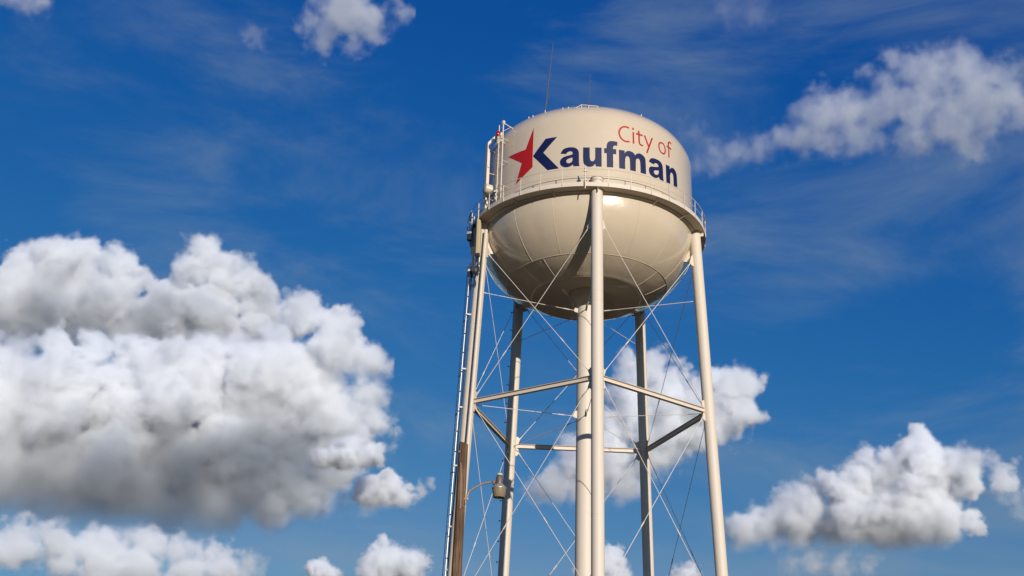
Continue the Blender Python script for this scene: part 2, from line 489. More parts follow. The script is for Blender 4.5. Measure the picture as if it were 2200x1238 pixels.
LETTERS = {
  'star': [[[-3.524,5.118],[-3.551,2.999],[-3.533,2.251],[-4.822,1.388],[-4.379,2.804],[-5.592,3.727],[-4.092,3.698]]],
  'K': [[[-3.53,3.035],[-2.66,4.075],[-1.885,4.062],[-2.795,3.089],[-1.739,1.764],[-2.486,1.766]]],
  'a1': [[[-1.655,2.794],[-1.641,2.834],[-1.627,2.874],[-1.611,2.912],[-1.592,2.949],[-1.571,2.984],[-1.547,3.017],[-1.521,3.049],[-1.492,3.079],[-1.462,3.106],[-1.43,3.128],[-1.397,3.145],[-1.361,3.158],[-1.325,3.168],[-1.287,3.176],[-1.25,3.183],[-1.208,3.189],[-1.163,3.194],[-1.116,3.197],[-1.069,3.198],[-1.023,3.197],[-0.977,3.193],[-0.93,3.187],[-0.884,3.179],[-0.839,3.169],[-0.798,3.156],[-0.761,3.142],[-0.725,3.124],[-0.689,3.103],[-0.657,3.08],[-0.628,3.055],[-0.604,3.027],[-0.583,2.997],[-0.564,2.964],[-0.548,2.93],[-0.534,2.898],[-0.524,2.869],[-0.517,2.839],[-0.511,2.808],[-0.508,2.777],[-0.505,2.746],[-0.502,2.692],[-0.501,2.629],[-0.5,2.56],[-0.5,2.49],[-0.499,2.423],[-0.497,2.34],[-0.497,2.247],[-0.495,2.152],[-0.493,2.065],[-0.49,1.994],[-0.486,1.955],[-0.48,1.914],[-0.472,1.875],[-0.464,1.839],[-0.455,1.811],[-0.831,1.814],[-0.868,1.952],[-0.895,1.928],[-0.922,1.905],[-0.95,1.883],[-0.979,1.863],[-1.009,1.845],[-1.04,1.83],[-1.073,1.817],[-1.107,1.805],[-1.142,1.797],[-1.177,1.79],[-1.213,1.786],[-1.251,1.784],[-1.29,1.785],[-1.328,1.788],[-1.365,1.796],[-1.401,1.807],[-1.438,1.822],[-1.473,1.839],[-1.507,1.859],[-1.537,1.881],[-1.562,1.903],[-1.586,1.928],[-1.607,1.955],[-1.627,1.984],[-1.644,2.013],[-1.658,2.043],[-1.67,2.074],[-1.679,2.107],[-1.686,2.139],[-1.69,2.17],[-1.691,2.2],[-1.688,2.231],[-1.683,2.261],[-1.676,2.289],[-1.667,2.317],[-1.656,2.343],[-1.643,2.368],[-1.628,2.392],[-1.611,2.415],[-1.592,2.436],[-1.571,2.456],[-1.548,2.477],[-1.523,2.495],[-1.497,2.512],[-1.47,2.527],[-1.439,2.541],[-1.405,2.553],[-1.37,2.563],[-1.335,2.573],[-1.299,2.582],[-1.259,2.592],[-1.216,2.601],[-1.173,2.609],[-1.131,2.618],[-1.092,2.625],[-1.061,2.632],[-1.027,2.639],[-0.995,2.645],[-0.966,2.652],[-0.942,2.66],[-0.932,2.665],[-0.921,2.673],[-0.912,2.681],[-0.905,2.691],[-0.9,2.699],[-0.897,2.718],[-0.895,2.736],[-0.893,2.755],[-0.894,2.774],[-0.897,2.792],[-0.903,2.81],[-0.91,2.83],[-0.92,2.848],[-0.931,2.865],[-0.945,2.878],[-0.961,2.887],[-0.979,2.895],[-0.999,2.899],[-1.019,2.902],[-1.039,2.903],[-1.062,2.903],[-1.088,2.901],[-1.114,2.897],[-1.139,2.892],[-1.161,2.885],[-1.179,2.876],[-1.197,2.866],[-1.213,2.853],[-1.228,2.839],[-1.242,2.824],[-1.253,2.809],[-1.263,2.792],[-1.271,2.774],[-1.279,2.755],[-1.286,2.736]],[[-0.903,2.454],[-0.899,2.417],[-0.896,2.379],[-0.894,2.342],[-0.893,2.307],[-0.895,2.275],[-0.9,2.25],[-0.906,2.226],[-0.914,2.202],[-0.925,2.181],[-0.937,2.16],[-0.952,2.141],[-0.969,2.124],[-0.988,2.107],[-1.009,2.094],[-1.03,2.082],[-1.054,2.073],[-1.081,2.066],[-1.109,2.062],[-1.137,2.06],[-1.161,2.063],[-1.182,2.069],[-1.204,2.079],[-1.224,2.093],[-1.242,2.109],[-1.256,2.126],[-1.266,2.145],[-1.274,2.167],[-1.279,2.19],[-1.281,2.214],[-1.28,2.236],[-1.276,2.258],[-1.268,2.28],[-1.257,2.301],[-1.245,2.321],[-1.23,2.338],[-1.213,2.352],[-1.193,2.364],[-1.172,2.374],[-1.149,2.383],[-1.127,2.392],[-1.102,2.401],[-1.075,2.409],[-1.047,2.416],[-1.02,2.423],[-0.996,2.429],[-0.977,2.435],[-0.958,2.44],[-0.939,2.445],[-0.92,2.449]]],
  'u': [[[-0.247,3.138],[0.158,3.133],[0.158,3.016],[0.159,2.894],[0.16,2.775],[0.162,2.667],[0.163,2.578],[0.164,2.535],[0.165,2.49],[0.167,2.446],[0.17,2.404],[0.175,2.364],[0.182,2.327],[0.19,2.288],[0.201,2.251],[0.212,2.219],[0.226,2.193],[0.24,2.177],[0.258,2.166],[0.278,2.158],[0.299,2.154],[0.318,2.152],[0.337,2.153],[0.357,2.157],[0.376,2.164],[0.394,2.174],[0.411,2.187],[0.426,2.205],[0.441,2.228],[0.454,2.253],[0.466,2.28],[0.475,2.307],[0.483,2.341],[0.489,2.38],[0.494,2.42],[0.497,2.461],[0.499,2.502],[0.5,2.6],[0.5,2.724],[0.499,2.861],[0.497,3.003],[0.496,3.138],[0.893,3.15],[0.898,1.786],[0.532,1.792],[0.516,1.988],[0.499,1.962],[0.481,1.937],[0.462,1.912],[0.442,1.889],[0.421,1.867],[0.397,1.846],[0.372,1.826],[0.346,1.807],[0.319,1.791],[0.292,1.778],[0.264,1.768],[0.234,1.761],[0.204,1.756],[0.174,1.754],[0.145,1.754],[0.115,1.756],[0.085,1.759],[0.055,1.765],[0.026,1.774],[-0.003,1.785],[-0.031,1.799],[-0.058,1.816],[-0.085,1.835],[-0.11,1.857],[-0.132,1.882],[-0.153,1.91],[-0.172,1.941],[-0.189,1.974],[-0.204,2.008],[-0.216,2.044],[-0.225,2.08],[-0.231,2.118],[-0.235,2.158],[-0.237,2.197],[-0.24,2.237],[-0.242,2.296],[-0.244,2.363],[-0.246,2.436],[-0.247,2.509],[-0.247,2.581],[-0.248,2.678],[-0.248,2.788],[-0.248,2.904],[-0.247,3.022]]],
  'f': [[[1.049,3.13],[1.199,3.138],[1.2,3.172],[1.2,3.206],[1.202,3.24],[1.204,3.274],[1.207,3.308],[1.212,3.344],[1.217,3.381],[1.224,3.418],[1.232,3.453],[1.242,3.486],[1.253,3.514],[1.266,3.541],[1.281,3.568],[1.298,3.592],[1.318,3.614],[1.341,3.632],[1.366,3.649],[1.394,3.664],[1.423,3.675],[1.451,3.684],[1.488,3.691],[1.53,3.697],[1.574,3.7],[1.619,3.702],[1.662,3.701],[1.709,3.699],[1.757,3.694],[1.806,3.688],[1.855,3.681],[1.904,3.673],[1.873,3.385],[1.846,3.39],[1.817,3.395],[1.789,3.398],[1.762,3.399],[1.738,3.397],[1.719,3.391],[1.7,3.383],[1.681,3.371],[1.665,3.357],[1.651,3.341],[1.64,3.321],[1.63,3.298],[1.623,3.274],[1.617,3.249],[1.612,3.227],[1.609,3.209],[1.607,3.19],[1.607,3.171],[1.607,3.153],[1.608,3.135],[1.817,3.138],[1.815,2.781],[1.616,2.773],[1.619,1.813],[1.219,1.798],[1.212,2.779],[1.056,2.775]]],
  'm': [[[1.987,3.138],[2.361,3.142],[2.359,2.953],[2.378,2.983],[2.399,3.014],[2.42,3.043],[2.442,3.07],[2.464,3.094],[2.486,3.113],[2.51,3.13],[2.534,3.145],[2.56,3.157],[2.585,3.167],[2.612,3.175],[2.641,3.181],[2.67,3.184],[2.699,3.185],[2.728,3.184],[2.76,3.181],[2.794,3.175],[2.828,3.167],[2.861,3.158],[2.891,3.147],[2.917,3.134],[2.941,3.119],[2.963,3.103],[2.985,3.085],[3.004,3.066],[3.022,3.047],[3.038,3.026],[3.053,3.004],[3.067,2.982],[3.08,2.959],[3.093,2.986],[3.107,3.013],[3.123,3.039],[3.141,3.063],[3.162,3.085],[3.187,3.105],[3.217,3.125],[3.248,3.142],[3.281,3.157],[3.312,3.168],[3.342,3.176],[3.373,3.181],[3.404,3.183],[3.434,3.182],[3.463,3.178],[3.497,3.17],[3.533,3.158],[3.57,3.144],[3.605,3.127],[3.636,3.109],[3.664,3.09],[3.691,3.069],[3.715,3.046],[3.737,3.021],[3.756,2.993],[3.773,2.962],[3.787,2.928],[3.799,2.892],[3.808,2.854],[3.814,2.815],[3.82,2.733],[3.825,2.632],[3.828,2.521],[3.831,2.408],[3.833,2.302],[3.835,2.205],[3.836,2.108],[3.836,2.011],[3.836,1.914],[3.835,1.818],[3.441,1.811],[3.439,1.91],[3.438,2.01],[3.436,2.11],[3.434,2.205],[3.431,2.292],[3.429,2.364],[3.426,2.439],[3.422,2.512],[3.417,2.578],[3.411,2.632],[3.405,2.659],[3.397,2.685],[3.386,2.709],[3.374,2.73],[3.359,2.747],[3.341,2.76],[3.319,2.77],[3.296,2.777],[3.273,2.78],[3.253,2.779],[3.234,2.774],[3.215,2.764],[3.197,2.75],[3.181,2.735],[3.167,2.718],[3.155,2.697],[3.144,2.674],[3.135,2.649],[3.128,2.623],[3.123,2.598],[3.119,2.552],[3.117,2.497],[3.115,2.436],[3.114,2.374],[3.113,2.315],[3.111,2.229],[3.109,2.13],[3.106,2.025],[3.104,1.918],[3.102,1.815],[2.722,1.815],[2.721,1.897],[2.719,1.98],[2.717,2.062],[2.715,2.143],[2.713,2.22],[2.711,2.291],[2.71,2.365],[2.708,2.437],[2.705,2.504],[2.7,2.561],[2.695,2.597],[2.688,2.633],[2.678,2.667],[2.666,2.698],[2.651,2.723],[2.634,2.742],[2.611,2.759],[2.587,2.771],[2.563,2.779],[2.541,2.781],[2.521,2.777],[2.5,2.766],[2.481,2.751],[2.464,2.732],[2.45,2.712],[2.437,2.685],[2.426,2.651],[2.416,2.615],[2.409,2.577],[2.403,2.541],[2.397,2.489],[2.393,2.429],[2.39,2.364],[2.387,2.299],[2.386,2.237],[2.386,2.161],[2.387,2.078],[2.388,1.992],[2.39,1.905],[2.392,1.82],[2.001,1.82]]],
  'a2': [[[4.072,2.801],[4.082,2.836],[4.093,2.872],[4.105,2.908],[4.118,2.942],[4.134,2.973],[4.151,3.001],[4.17,3.028],[4.192,3.053],[4.216,3.076],[4.242,3.097],[4.272,3.115],[4.305,3.132],[4.341,3.146],[4.376,3.158],[4.411,3.166],[4.459,3.174],[4.513,3.18],[4.571,3.184],[4.628,3.187],[4.682,3.188],[4.729,3.187],[4.776,3.185],[4.823,3.181],[4.867,3.174],[4.91,3.165],[4.95,3.151],[4.989,3.135],[5.026,3.116],[5.06,3.095],[5.091,3.071],[5.117,3.045],[5.141,3.016],[5.162,2.984],[5.179,2.95],[5.193,2.915],[5.205,2.871],[5.213,2.822],[5.219,2.771],[5.223,2.718],[5.226,2.666],[5.228,2.588],[5.229,2.498],[5.229,2.403],[5.23,2.312],[5.231,2.233],[5.234,2.175],[5.237,2.116],[5.241,2.059],[5.245,2.005],[5.25,1.958],[5.254,1.926],[5.26,1.894],[5.266,1.863],[5.273,1.834],[5.28,1.808],[4.924,1.822],[4.914,1.833],[4.905,1.844],[4.896,1.856],[4.888,1.869],[4.882,1.882],[4.876,1.898],[4.872,1.916],[4.869,1.935],[4.866,1.954],[4.864,1.973],[4.836,1.947],[4.808,1.922],[4.78,1.898],[4.751,1.876],[4.722,1.856],[4.692,1.839],[4.662,1.825],[4.631,1.812],[4.601,1.803],[4.572,1.796],[4.535,1.792],[4.496,1.79],[4.455,1.791],[4.416,1.795],[4.379,1.801],[4.34,1.811],[4.299,1.823],[4.26,1.839],[4.224,1.858],[4.192,1.878],[4.166,1.901],[4.143,1.927],[4.123,1.955],[4.106,1.986],[4.091,2.018],[4.078,2.052],[4.069,2.088],[4.062,2.127],[4.057,2.164],[4.055,2.2],[4.056,2.232],[4.06,2.265],[4.066,2.299],[4.075,2.332],[4.086,2.361],[4.1,2.387],[4.118,2.413],[4.138,2.438],[4.16,2.46],[4.182,2.479],[4.204,2.494],[4.227,2.506],[4.252,2.515],[4.276,2.523],[4.301,2.53],[4.337,2.539],[4.38,2.547],[4.425,2.556],[4.472,2.566],[4.518,2.577],[4.574,2.594],[4.636,2.614],[4.701,2.636],[4.767,2.659],[4.832,2.683],[4.835,2.707],[4.837,2.731],[4.836,2.754],[4.834,2.775],[4.828,2.795],[4.817,2.814],[4.804,2.832],[4.787,2.849],[4.769,2.863],[4.749,2.874],[4.726,2.881],[4.701,2.886],[4.675,2.888],[4.649,2.887],[4.624,2.883],[4.6,2.876],[4.576,2.865],[4.553,2.852],[4.531,2.837],[4.512,2.821],[4.496,2.803],[4.483,2.783],[4.472,2.762],[4.462,2.74],[4.453,2.719]],[[4.851,2.445],[4.853,2.412],[4.854,2.378],[4.853,2.345],[4.851,2.312],[4.847,2.28],[4.841,2.252],[4.833,2.223],[4.823,2.194],[4.81,2.166],[4.792,2.141],[4.769,2.118],[4.741,2.095],[4.711,2.075],[4.68,2.058],[4.652,2.047],[4.626,2.041],[4.599,2.04],[4.574,2.042],[4.55,2.049],[4.53,2.057],[4.51,2.071],[4.493,2.088],[4.477,2.109],[4.464,2.13],[4.454,2.15],[4.448,2.167],[4.444,2.186],[4.442,2.207],[4.444,2.227],[4.449,2.245],[4.46,2.264],[4.476,2.283],[4.495,2.3],[4.515,2.317],[4.536,2.33],[4.562,2.341],[4.591,2.351],[4.622,2.359],[4.654,2.367],[4.685,2.377],[4.717,2.389],[4.75,2.402],[4.784,2.416],[4.818,2.43]]],
  'n': [[[5.5,3.139],[5.883,3.15],[5.881,2.94],[5.902,2.966],[5.923,2.992],[5.946,3.019],[5.969,3.044],[5.995,3.067],[6.022,3.089],[6.05,3.111],[6.08,3.131],[6.111,3.148],[6.142,3.161],[6.177,3.172],[6.215,3.179],[6.254,3.184],[6.291,3.185],[6.324,3.183],[6.359,3.175],[6.395,3.162],[6.43,3.146],[6.462,3.127],[6.492,3.106],[6.52,3.083],[6.546,3.055],[6.569,3.026],[6.591,2.995],[6.609,2.963],[6.623,2.93],[6.634,2.896],[6.643,2.86],[6.649,2.823],[6.654,2.786],[6.66,2.725],[6.664,2.654],[6.667,2.576],[6.67,2.497],[6.672,2.42],[6.673,2.327],[6.674,2.226],[6.675,2.12],[6.675,2.013],[6.675,1.908],[6.258,1.856],[6.258,1.931],[6.259,2.007],[6.259,2.083],[6.259,2.158],[6.258,2.231],[6.258,2.303],[6.257,2.378],[6.256,2.451],[6.253,2.518],[6.247,2.576],[6.238,2.614],[6.226,2.651],[6.21,2.686],[6.192,2.716],[6.172,2.74],[6.152,2.755],[6.127,2.768],[6.099,2.777],[6.071,2.781],[6.046,2.777],[6.023,2.764],[6.0,2.742],[5.978,2.715],[5.96,2.687],[5.947,2.662],[5.934,2.624],[5.922,2.581],[5.912,2.534],[5.904,2.488],[5.899,2.444],[5.895,2.394],[5.895,2.342],[5.896,2.288],[5.897,2.235],[5.898,2.182],[5.898,2.118],[5.898,2.049],[5.898,1.977],[5.899,1.905],[5.899,1.835],[5.517,1.838]]],
}
STROKES = [[[2.681,4.85],[2.655,4.859],[2.629,4.868],[2.604,4.877],[2.578,4.885],[2.551,4.892],[2.524,4.896],[2.496,4.897],[2.466,4.897],[2.436,4.895],[2.406,4.891],[2.376,4.885],[2.347,4.877],[2.319,4.868],[2.292,4.858],[2.265,4.845],[2.239,4.83],[2.213,4.813],[2.189,4.794],[2.166,4.771],[2.143,4.746],[2.121,4.718],[2.101,4.689],[2.083,4.658],[2.067,4.626],[2.053,4.592],[2.041,4.555],[2.031,4.517],[2.023,4.478],[2.017,4.44],[2.013,4.405],[2.012,4.372],[2.014,4.34],[2.017,4.309],[2.023,4.279],[2.03,4.248],[2.038,4.217],[2.048,4.184],[2.06,4.15],[2.073,4.116],[2.088,4.082],[2.104,4.05],[2.123,4.021],[2.143,3.994],[2.166,3.969],[2.19,3.945],[2.216,3.923],[2.242,3.904],[2.269,3.886],[2.295,3.871],[2.322,3.857],[2.349,3.845],[2.378,3.836],[2.409,3.829],[2.443,3.826],[2.481,3.827],[2.523,3.832],[2.566,3.84],[2.611,3.85],[2.656,3.86],[2.701,3.869]],
  [[2.968,4.621],[2.971,3.785]],
  [[2.939,4.937],[2.959,4.791]],
  [[3.348,4.831],[3.35,4.788],[3.353,4.748],[3.355,4.707],[3.358,4.665],[3.36,4.618],[3.362,4.564],[3.364,4.5],[3.366,4.426],[3.367,4.348],[3.368,4.271],[3.369,4.201],[3.371,4.142],[3.373,4.097],[3.374,4.06],[3.375,4.029],[3.377,4.003],[3.381,3.979],[3.387,3.955],[3.395,3.93],[3.405,3.908],[3.416,3.888],[3.429,3.87],[3.446,3.855],[3.465,3.843],[3.489,3.834],[3.518,3.829],[3.549,3.827],[3.583,3.826],[3.616,3.826],[3.648,3.824]],
  [[3.156,4.564],[3.635,4.558]],
  [[3.771,4.613],[4.068,3.903]],
  [[4.368,4.622],[3.923,3.386]],
  [[5.072,4.557],[5.051,4.539],[5.028,4.522],[5.006,4.504],[4.985,4.486],[4.967,4.465],[4.952,4.441],[4.942,4.412],[4.934,4.38],[4.928,4.345],[4.925,4.308],[4.924,4.271],[4.924,4.235],[4.925,4.199],[4.929,4.162],[4.934,4.124],[4.941,4.087],[4.951,4.052],[4.963,4.019],[4.979,3.987],[4.998,3.956],[5.02,3.927],[5.044,3.9],[5.07,3.878],[5.098,3.86],[5.13,3.847],[5.166,3.838],[5.205,3.834],[5.243,3.833],[5.28,3.835],[5.311,3.841],[5.338,3.85],[5.363,3.862],[5.384,3.878],[5.404,3.897],[5.421,3.918],[5.437,3.942],[5.451,3.969],[5.462,3.999],[5.472,4.033],[5.48,4.067],[5.485,4.103],[5.488,4.138],[5.489,4.175],[5.488,4.213],[5.485,4.252],[5.48,4.291],[5.472,4.328],[5.463,4.361],[5.452,4.392],[5.438,4.421],[5.423,4.448],[5.406,4.473],[5.388,4.496],[5.369,4.516],[5.35,4.534],[5.33,4.549],[5.308,4.563],[5.286,4.574],[5.263,4.582],[5.238,4.587],[5.212,4.588],[5.185,4.584],[5.157,4.578],[5.128,4.571],[5.099,4.563],[5.072,4.557]],
  [[6.112,4.903],[6.092,4.914],[6.073,4.926],[6.053,4.937],[6.034,4.948],[6.015,4.957],[5.996,4.962],[5.977,4.963],[5.957,4.963],[5.937,4.96],[5.919,4.955],[5.901,4.948],[5.886,4.94],[5.873,4.931],[5.862,4.92],[5.852,4.907],[5.843,4.892],[5.836,4.875],[5.829,4.855],[5.823,4.834],[5.818,4.811],[5.814,4.786],[5.811,4.758],[5.81,4.726],[5.809,4.689],[5.812,4.651],[5.817,4.611],[5.823,4.567],[5.829,4.517],[5.835,4.459],[5.838,4.39],[5.84,4.306],[5.84,4.211],[5.839,4.106],[5.838,3.998],[5.837,3.89],[5.837,3.786]],
  [[5.648,4.558],[6.104,4.511]]]


fill_glyph("star_emblem", LETTERS['star'], M_RED)
for key in ('K', 'a1', 'u', 'f', 'm', 'a2', 'n'):
    fill_glyph("letter", LETTERS[key], M_NAVY)
def letter_strokes(idx, off0=0.010):
    b = bmesh.new()
    for n_, i in enumerate(idx):
        s = STROKES[i]
        if i == 7:
            s = list(s)
            q = [Vector(p_) for p_ in s[:-1]]
            n = len(q)
            outer, inner = [], []
            for k in range(n):
                d = (q[(k+1) % n] - q[k-1]).normalized()
                nn = Vector((-d.y, d.x))*0.052
                outer.append(q[k] + nn)
                inner.append(q[k] - nn)
            lo = [outer, inner]
        else:
            lo = [stroke_loop(s, 0.112)]
        bb = bmesh.new()
        es = []
        for lp in lo:
            vv = [bb.verts.new((p[0], p[1], 0)) for p in lp]
            for k in range(len(vv)):
                es.append(bb.edges.new((vv[k], vv[(k+1) % len(vv)])))
        bmesh.ops.triangle_fill(bb, edges=es, use_beauty=True, use_dissolve=False, normal=(0, 0, 1))
        grid_cut(bb)
        wrap(bb, off0 + 0.003*n_)
        mp = {}
        for v in bb.verts:
            mp[v.index if False else v] = b.verts.new(v.co)
        for f in bb.faces:
            try:
                b.faces.new([mp[v] for v in f.verts])
            except ValueError:
                pass
        bb.free()
    for f in b.faces:
        f.normal_update()
        c_ = f.calc_center_median()
        if f.normal.dot(Vector((c_.x, c_.y, 0))) < 0:
            f.normal_flip()
    me = bpy.data.meshes.new("letter")
    b.to_mesh(me)
    b.free()
    me.materials.append(M_RED)
    o = bpy.data.objects.new("letter", me)
    COL.objects.link(o)
    o.parent = tank
for idx in ((0,), (1, 2), (3, 4), (5, 6), (7,), (8, 9)):
    letter_strokes(idx)

# balcony: deck, fascia and brackets
bm = bmesh.new()
lathe(bm, [(TR - 0.02, ZB + 0.03), (RBAL - 0.03, ZB + 0.03), (RBAL - 0.03, ZB + 0.26), (RBAL, ZB + 0.26), (RBAL, ZB - 0.02), (RBAL - 0.11, ZB - 0.02), (RBAL - 0.11, ZB - 0.005), (TR - 0.02, ZB - 0.005)], 224, closed=True)
for k in range(35):
    if k % 7 in (0, 3, 5):
        a = R_(-0.6 + 360/35*k + 5.1)
        e = Vector((math.sin(a), -math.cos(a), 0))
        t = Vector((math.cos(a), math.sin(a), 0))
        prism(bm, [pol(TR - 0.03, a, ZB - 0.006), pol(RBAL - 0.13, a, ZB - 0.006), pol(RBAL - 0.13, a, ZB - 0.05), pol(TR - 0.06, a, ZB - 0.26)], t, 0.02)
lathe(bm, [(TR - 0.01, ZB - 0.002), (TR + 0.16, ZB - 0.002), (TR + 0.16, ZB - 0.06), (TR - 0.01, ZB - 0.16)], 224, closed=True)
balcony = ob("balcony", bm, M_STEEL, tower, smooth=30)

# railing with posts
RR = RBAL + 0.035
HR = 1.16
NP = 35
def post_a(k):
    return R_(-0.6 + 360/NP*k)
bm = bmesh.new()
ring = lambda r, z: [pol(r, 2*math.pi*i/210, z) for i in range(210)]
path_tube(bm, ring(RR, ZB + HR), 0.021, 8, True)
path_tube(bm, ring(RR - 0.01, ZB + 0.68), 0.016, 6, True)
railing = ob("railing", bm, M_STEEL, tower)
for k in range(NP):
    a = post_a(k)
    e, t = Vector((math.sin(a), -math.cos(a), 0)), Vector((math.cos(a), math.sin(a), 0))
    bm = bmesh.new()
    lo = -0.02 if k % 7 else -0.02
    box(bm, pol(RR + 0.002, a, ZB + (HR + lo)/2 - 0.02), 0.042, 0.012, HR - lo, t, e)
    box(bm, pol(RR - 0.022, a, ZB + (HR + lo)/2 - 0.04), 0.012, 0.045, HR - lo - 0.06, t, e)
    ob("post", bm, M_STEEL, railing, smooth=0)
a = post_a(0) - R_(0.15)                               # gate post that hangs below the deck in front
e, t = Vector((math.sin(a), -math.cos(a), 0)), Vector((math.cos(a), math.sin(a), 0))
bm = bmesh.new()
tube(bm, pol(RR + 0.10, a, ZB - 0.28), pol(RR + 0.10, a, ZB + 1.32), 0.036, 10)
for zz in (0.98, 0.34):
    box(bm, pol(RR + 0.05, a, ZB + zz), 0.20, 0.12, 0.10, t, e, bev=0.008)
ob("gate_post", bm, M_STEEL, railing)

# legs with caps and gussets
def splice(bm, k, z):
    p = leg_p(k, z)
    d = (leg_p(k, z+1) - leg_p(k, z)).normalized()
    x, y, d = frame_of(d)
    path_tube(bm, [p + (x*math.cos(2*math.pi*i/24) + y*math.sin(2*math.pi*i/24))*(LEGR - 0.004) for i in range(24)], 0.014, 5, True)

ZUG = 35.0     # upper rod gussets
gus_dirs = {}
legs = []
leg_labels = {0: "front leg with a shadow on its left edge only", -1: "leg with a cable conduit running up it"}
for k in (0, 1, 2, -2, -1):
    bm = bmesh.new()
    top = ZB + 0.80
    pts = [leg_p(k, z) for z in (0.0, 8.0, ZST, 31.0, ZB - 0.3)]
    path_tube(bm, [leg_p(k, z) for z in (0.0, 6, 12, 18, ZST, 31.0, ZB - 0.02)], LEGR, 40)
    # sleeve through the deck, in front of the shell
    a = PHI + R_(72*k)
    e, t = Vector((math.sin(a), -math.cos(a), 0)), Vector((math.cos(a), math.sin(a), 0))
    path_tube(bm, [pol(RT + 0.02, a, ZB - 0.01), pol(RT + 0.02, a, ZB + 0.82)], LEGR + 0.01, 40)
    path_tube(bm, [pol(RT + 0.02, a, ZB + 0.80), pol(RT + 0.02, a, ZB + 0.85)], LEGR + 0.05, 40)
    path_tube(bm, [pol(RT + 0.01, a, ZB - 0.05), pol(RT + 0.01, a, ZB - 0.012)], LEGR + 0.07, 40)
    box(bm, pol(RT + LEGR + 0.10, a, ZB - 0.16), 0.02, 0.22, 0.28, t, e)
    # saddle plate to the bowl
    prism(bm, [pol(RT - 0.25, a, ZB - 0.1), pol(RT - 0.28, a, ZB - 2.1), pol(bowl(ZB - 2.0) - 0.03, a, ZB - 2.0), pol(bowl(ZB - 1.2) - 0.03, a, ZB - 1.2), pol(bowl(ZB - 0.3) - 0.03, a, ZB - 0.3)], t, 0.10)
    for z in (17.0, 24.1, 29.6, 30.2):
        splice(bm, k, z)
    lg = ob("leg", bm, M_STEEL, tower)
    if k == -2:
        z = 8.0
        while z < 36:
            p = leg_p(k, z)
            bm = bmesh.new()
            dx = Vector((-0.93, -0.36, 0))
            tube(bm, p + dx*(LEGR - 0.03), p + dx*(LEGR + 0.15), 0.022, 8)
            tube(bm, p + dx*(LEGR + 0.12), p + dx*(LEGR + 0.16), 0.05, 8)
            ob("step_bolt", bm, M_MAST, lg)
            z += 1.32
    if k in leg_labels and k == -1:
        lg["label"] = leg_labels[k]
    legs.append(lg)
    # gussets toward both neighbours
    for s in (-1, 1):
        n = k + s
        for z, kind in ((ZUG, 'u'), (ZST, 'm')):
            p, q = leg_p(k, z), leg_p(n, z)
            d = (q - p)
            d.z = 0
            d.normalize()
            axis = (leg_p(k, z+1) - p).normalized()
            nn = d.cross(axis)
            o_ = p + d*(LEGR - 0.03)
            bm = bmesh.new()
            if kind == 'u':
                prism(bm, [o_ + axis*0.42, o_ + axis*(-0.42), o_ + d*0.16 - axis*0.46, o_ + d*0.36 - axis*0.30, o_ + d*0.20 + axis*0.16], nn, 0.035)
            else:
                prism(bm, [o_ - axis*0.62, o_ + axis*0.62, o_ + d*0.10 + axis*0.66, o_ + d*0.30 + axis*0.50, o_ + d*0.20 + axis*0.25,
                           o_ + d*0.20 - axis*0.25, o_ + d*0.30 - axis*0.50, o_ + d*0.10 - axis*0.66], nn, 0.03)
            ob("gusset_plate", bm, M_STEEL, lg, smooth=0)

# horizontal struts (rolled beams) between the legs
ZLO = 13.0     # the next ring of struts down
for k, ZR in [(k_, z_) for z_ in (ZST, ZLO - 0.5) for k_ in range(5)]:
    p, q = leg_p(k, ZR), leg_p(k+1, ZR)
    d = (q - p).normalized()
    p2, q2 = p + d*(LEGR + 0.08), q - d*(LEGR + 0.08)
    c_ = (p2 + q2)/2
    L = (q2 - p2).length
    x, zz = d, Vector((0, 0, 1))
    y = zz.cross(x)
    bm = bmesh.new()
    box(bm, c_, L, 0.02, 0.24, x, y, zz)
    box(bm, c_ + zz*0.128, L, 0.24, 0.018, x, y, zz)
    box(bm, c_ - zz*0.128, L, 0.24, 0.018, x, y, zz)
    ob("strut", bm, M_STEEL, tower, smooth=0)

def rod(a_, b_, r=0.019, turn=None, parent=tower, name="tie_rod"):
    bm = bmesh.new()
    tube(bm, a_, b_, r, 8)
    a_, b_ = Vector(a_), Vector(b_)
    d = (b_ - a_).normalized()
    for e_, s in ((a_, 1), (b_, -1)):
        tube(bm, e_ - d*s*0.05, e_ + d*s*0.28, r*2.3, 8, r*1.2)
    if turn:
        c_ = a_ + d*turn
        tube(bm, c_ - d*0.20, c_ + d*0.20, r*2.0, 8)
    return ob(name, bm, M_ROD, parent)

for k in range(5):
    for k1, k2, of in ((k, k+1, 0.032), (k+1, k, -0.032)):
        u = (leg_p(k+1, 20) - leg_p(k, 20)).normalized()
        nn = Vector((u.y, -u.x, 0))*of
        d1 = (leg_p(k2, ZUG) - leg_p(k1, ZUG)).normalized()
        rod(leg_p(k1, ZUG - 0.36) + d1*(LEGR + 0.29) + nn, leg_p(k2, ZST + 0.52) - d1*(LEGR + 0.24) + nn, turn=9.0)
        rod(leg_p(k1, ZST - 0.52) + d1*(LEGR + 0.24) + nn, leg_p(k2, ZLO) - d1*(LEGR + 0.10) + nn, turn=9.0)
        rod(leg_p(k1, ZLO - 1.0) + d1*(LEGR + 0.10) + nn, leg_p(k2, 0.8) - d1*(LEGR + 0.10) + nn)

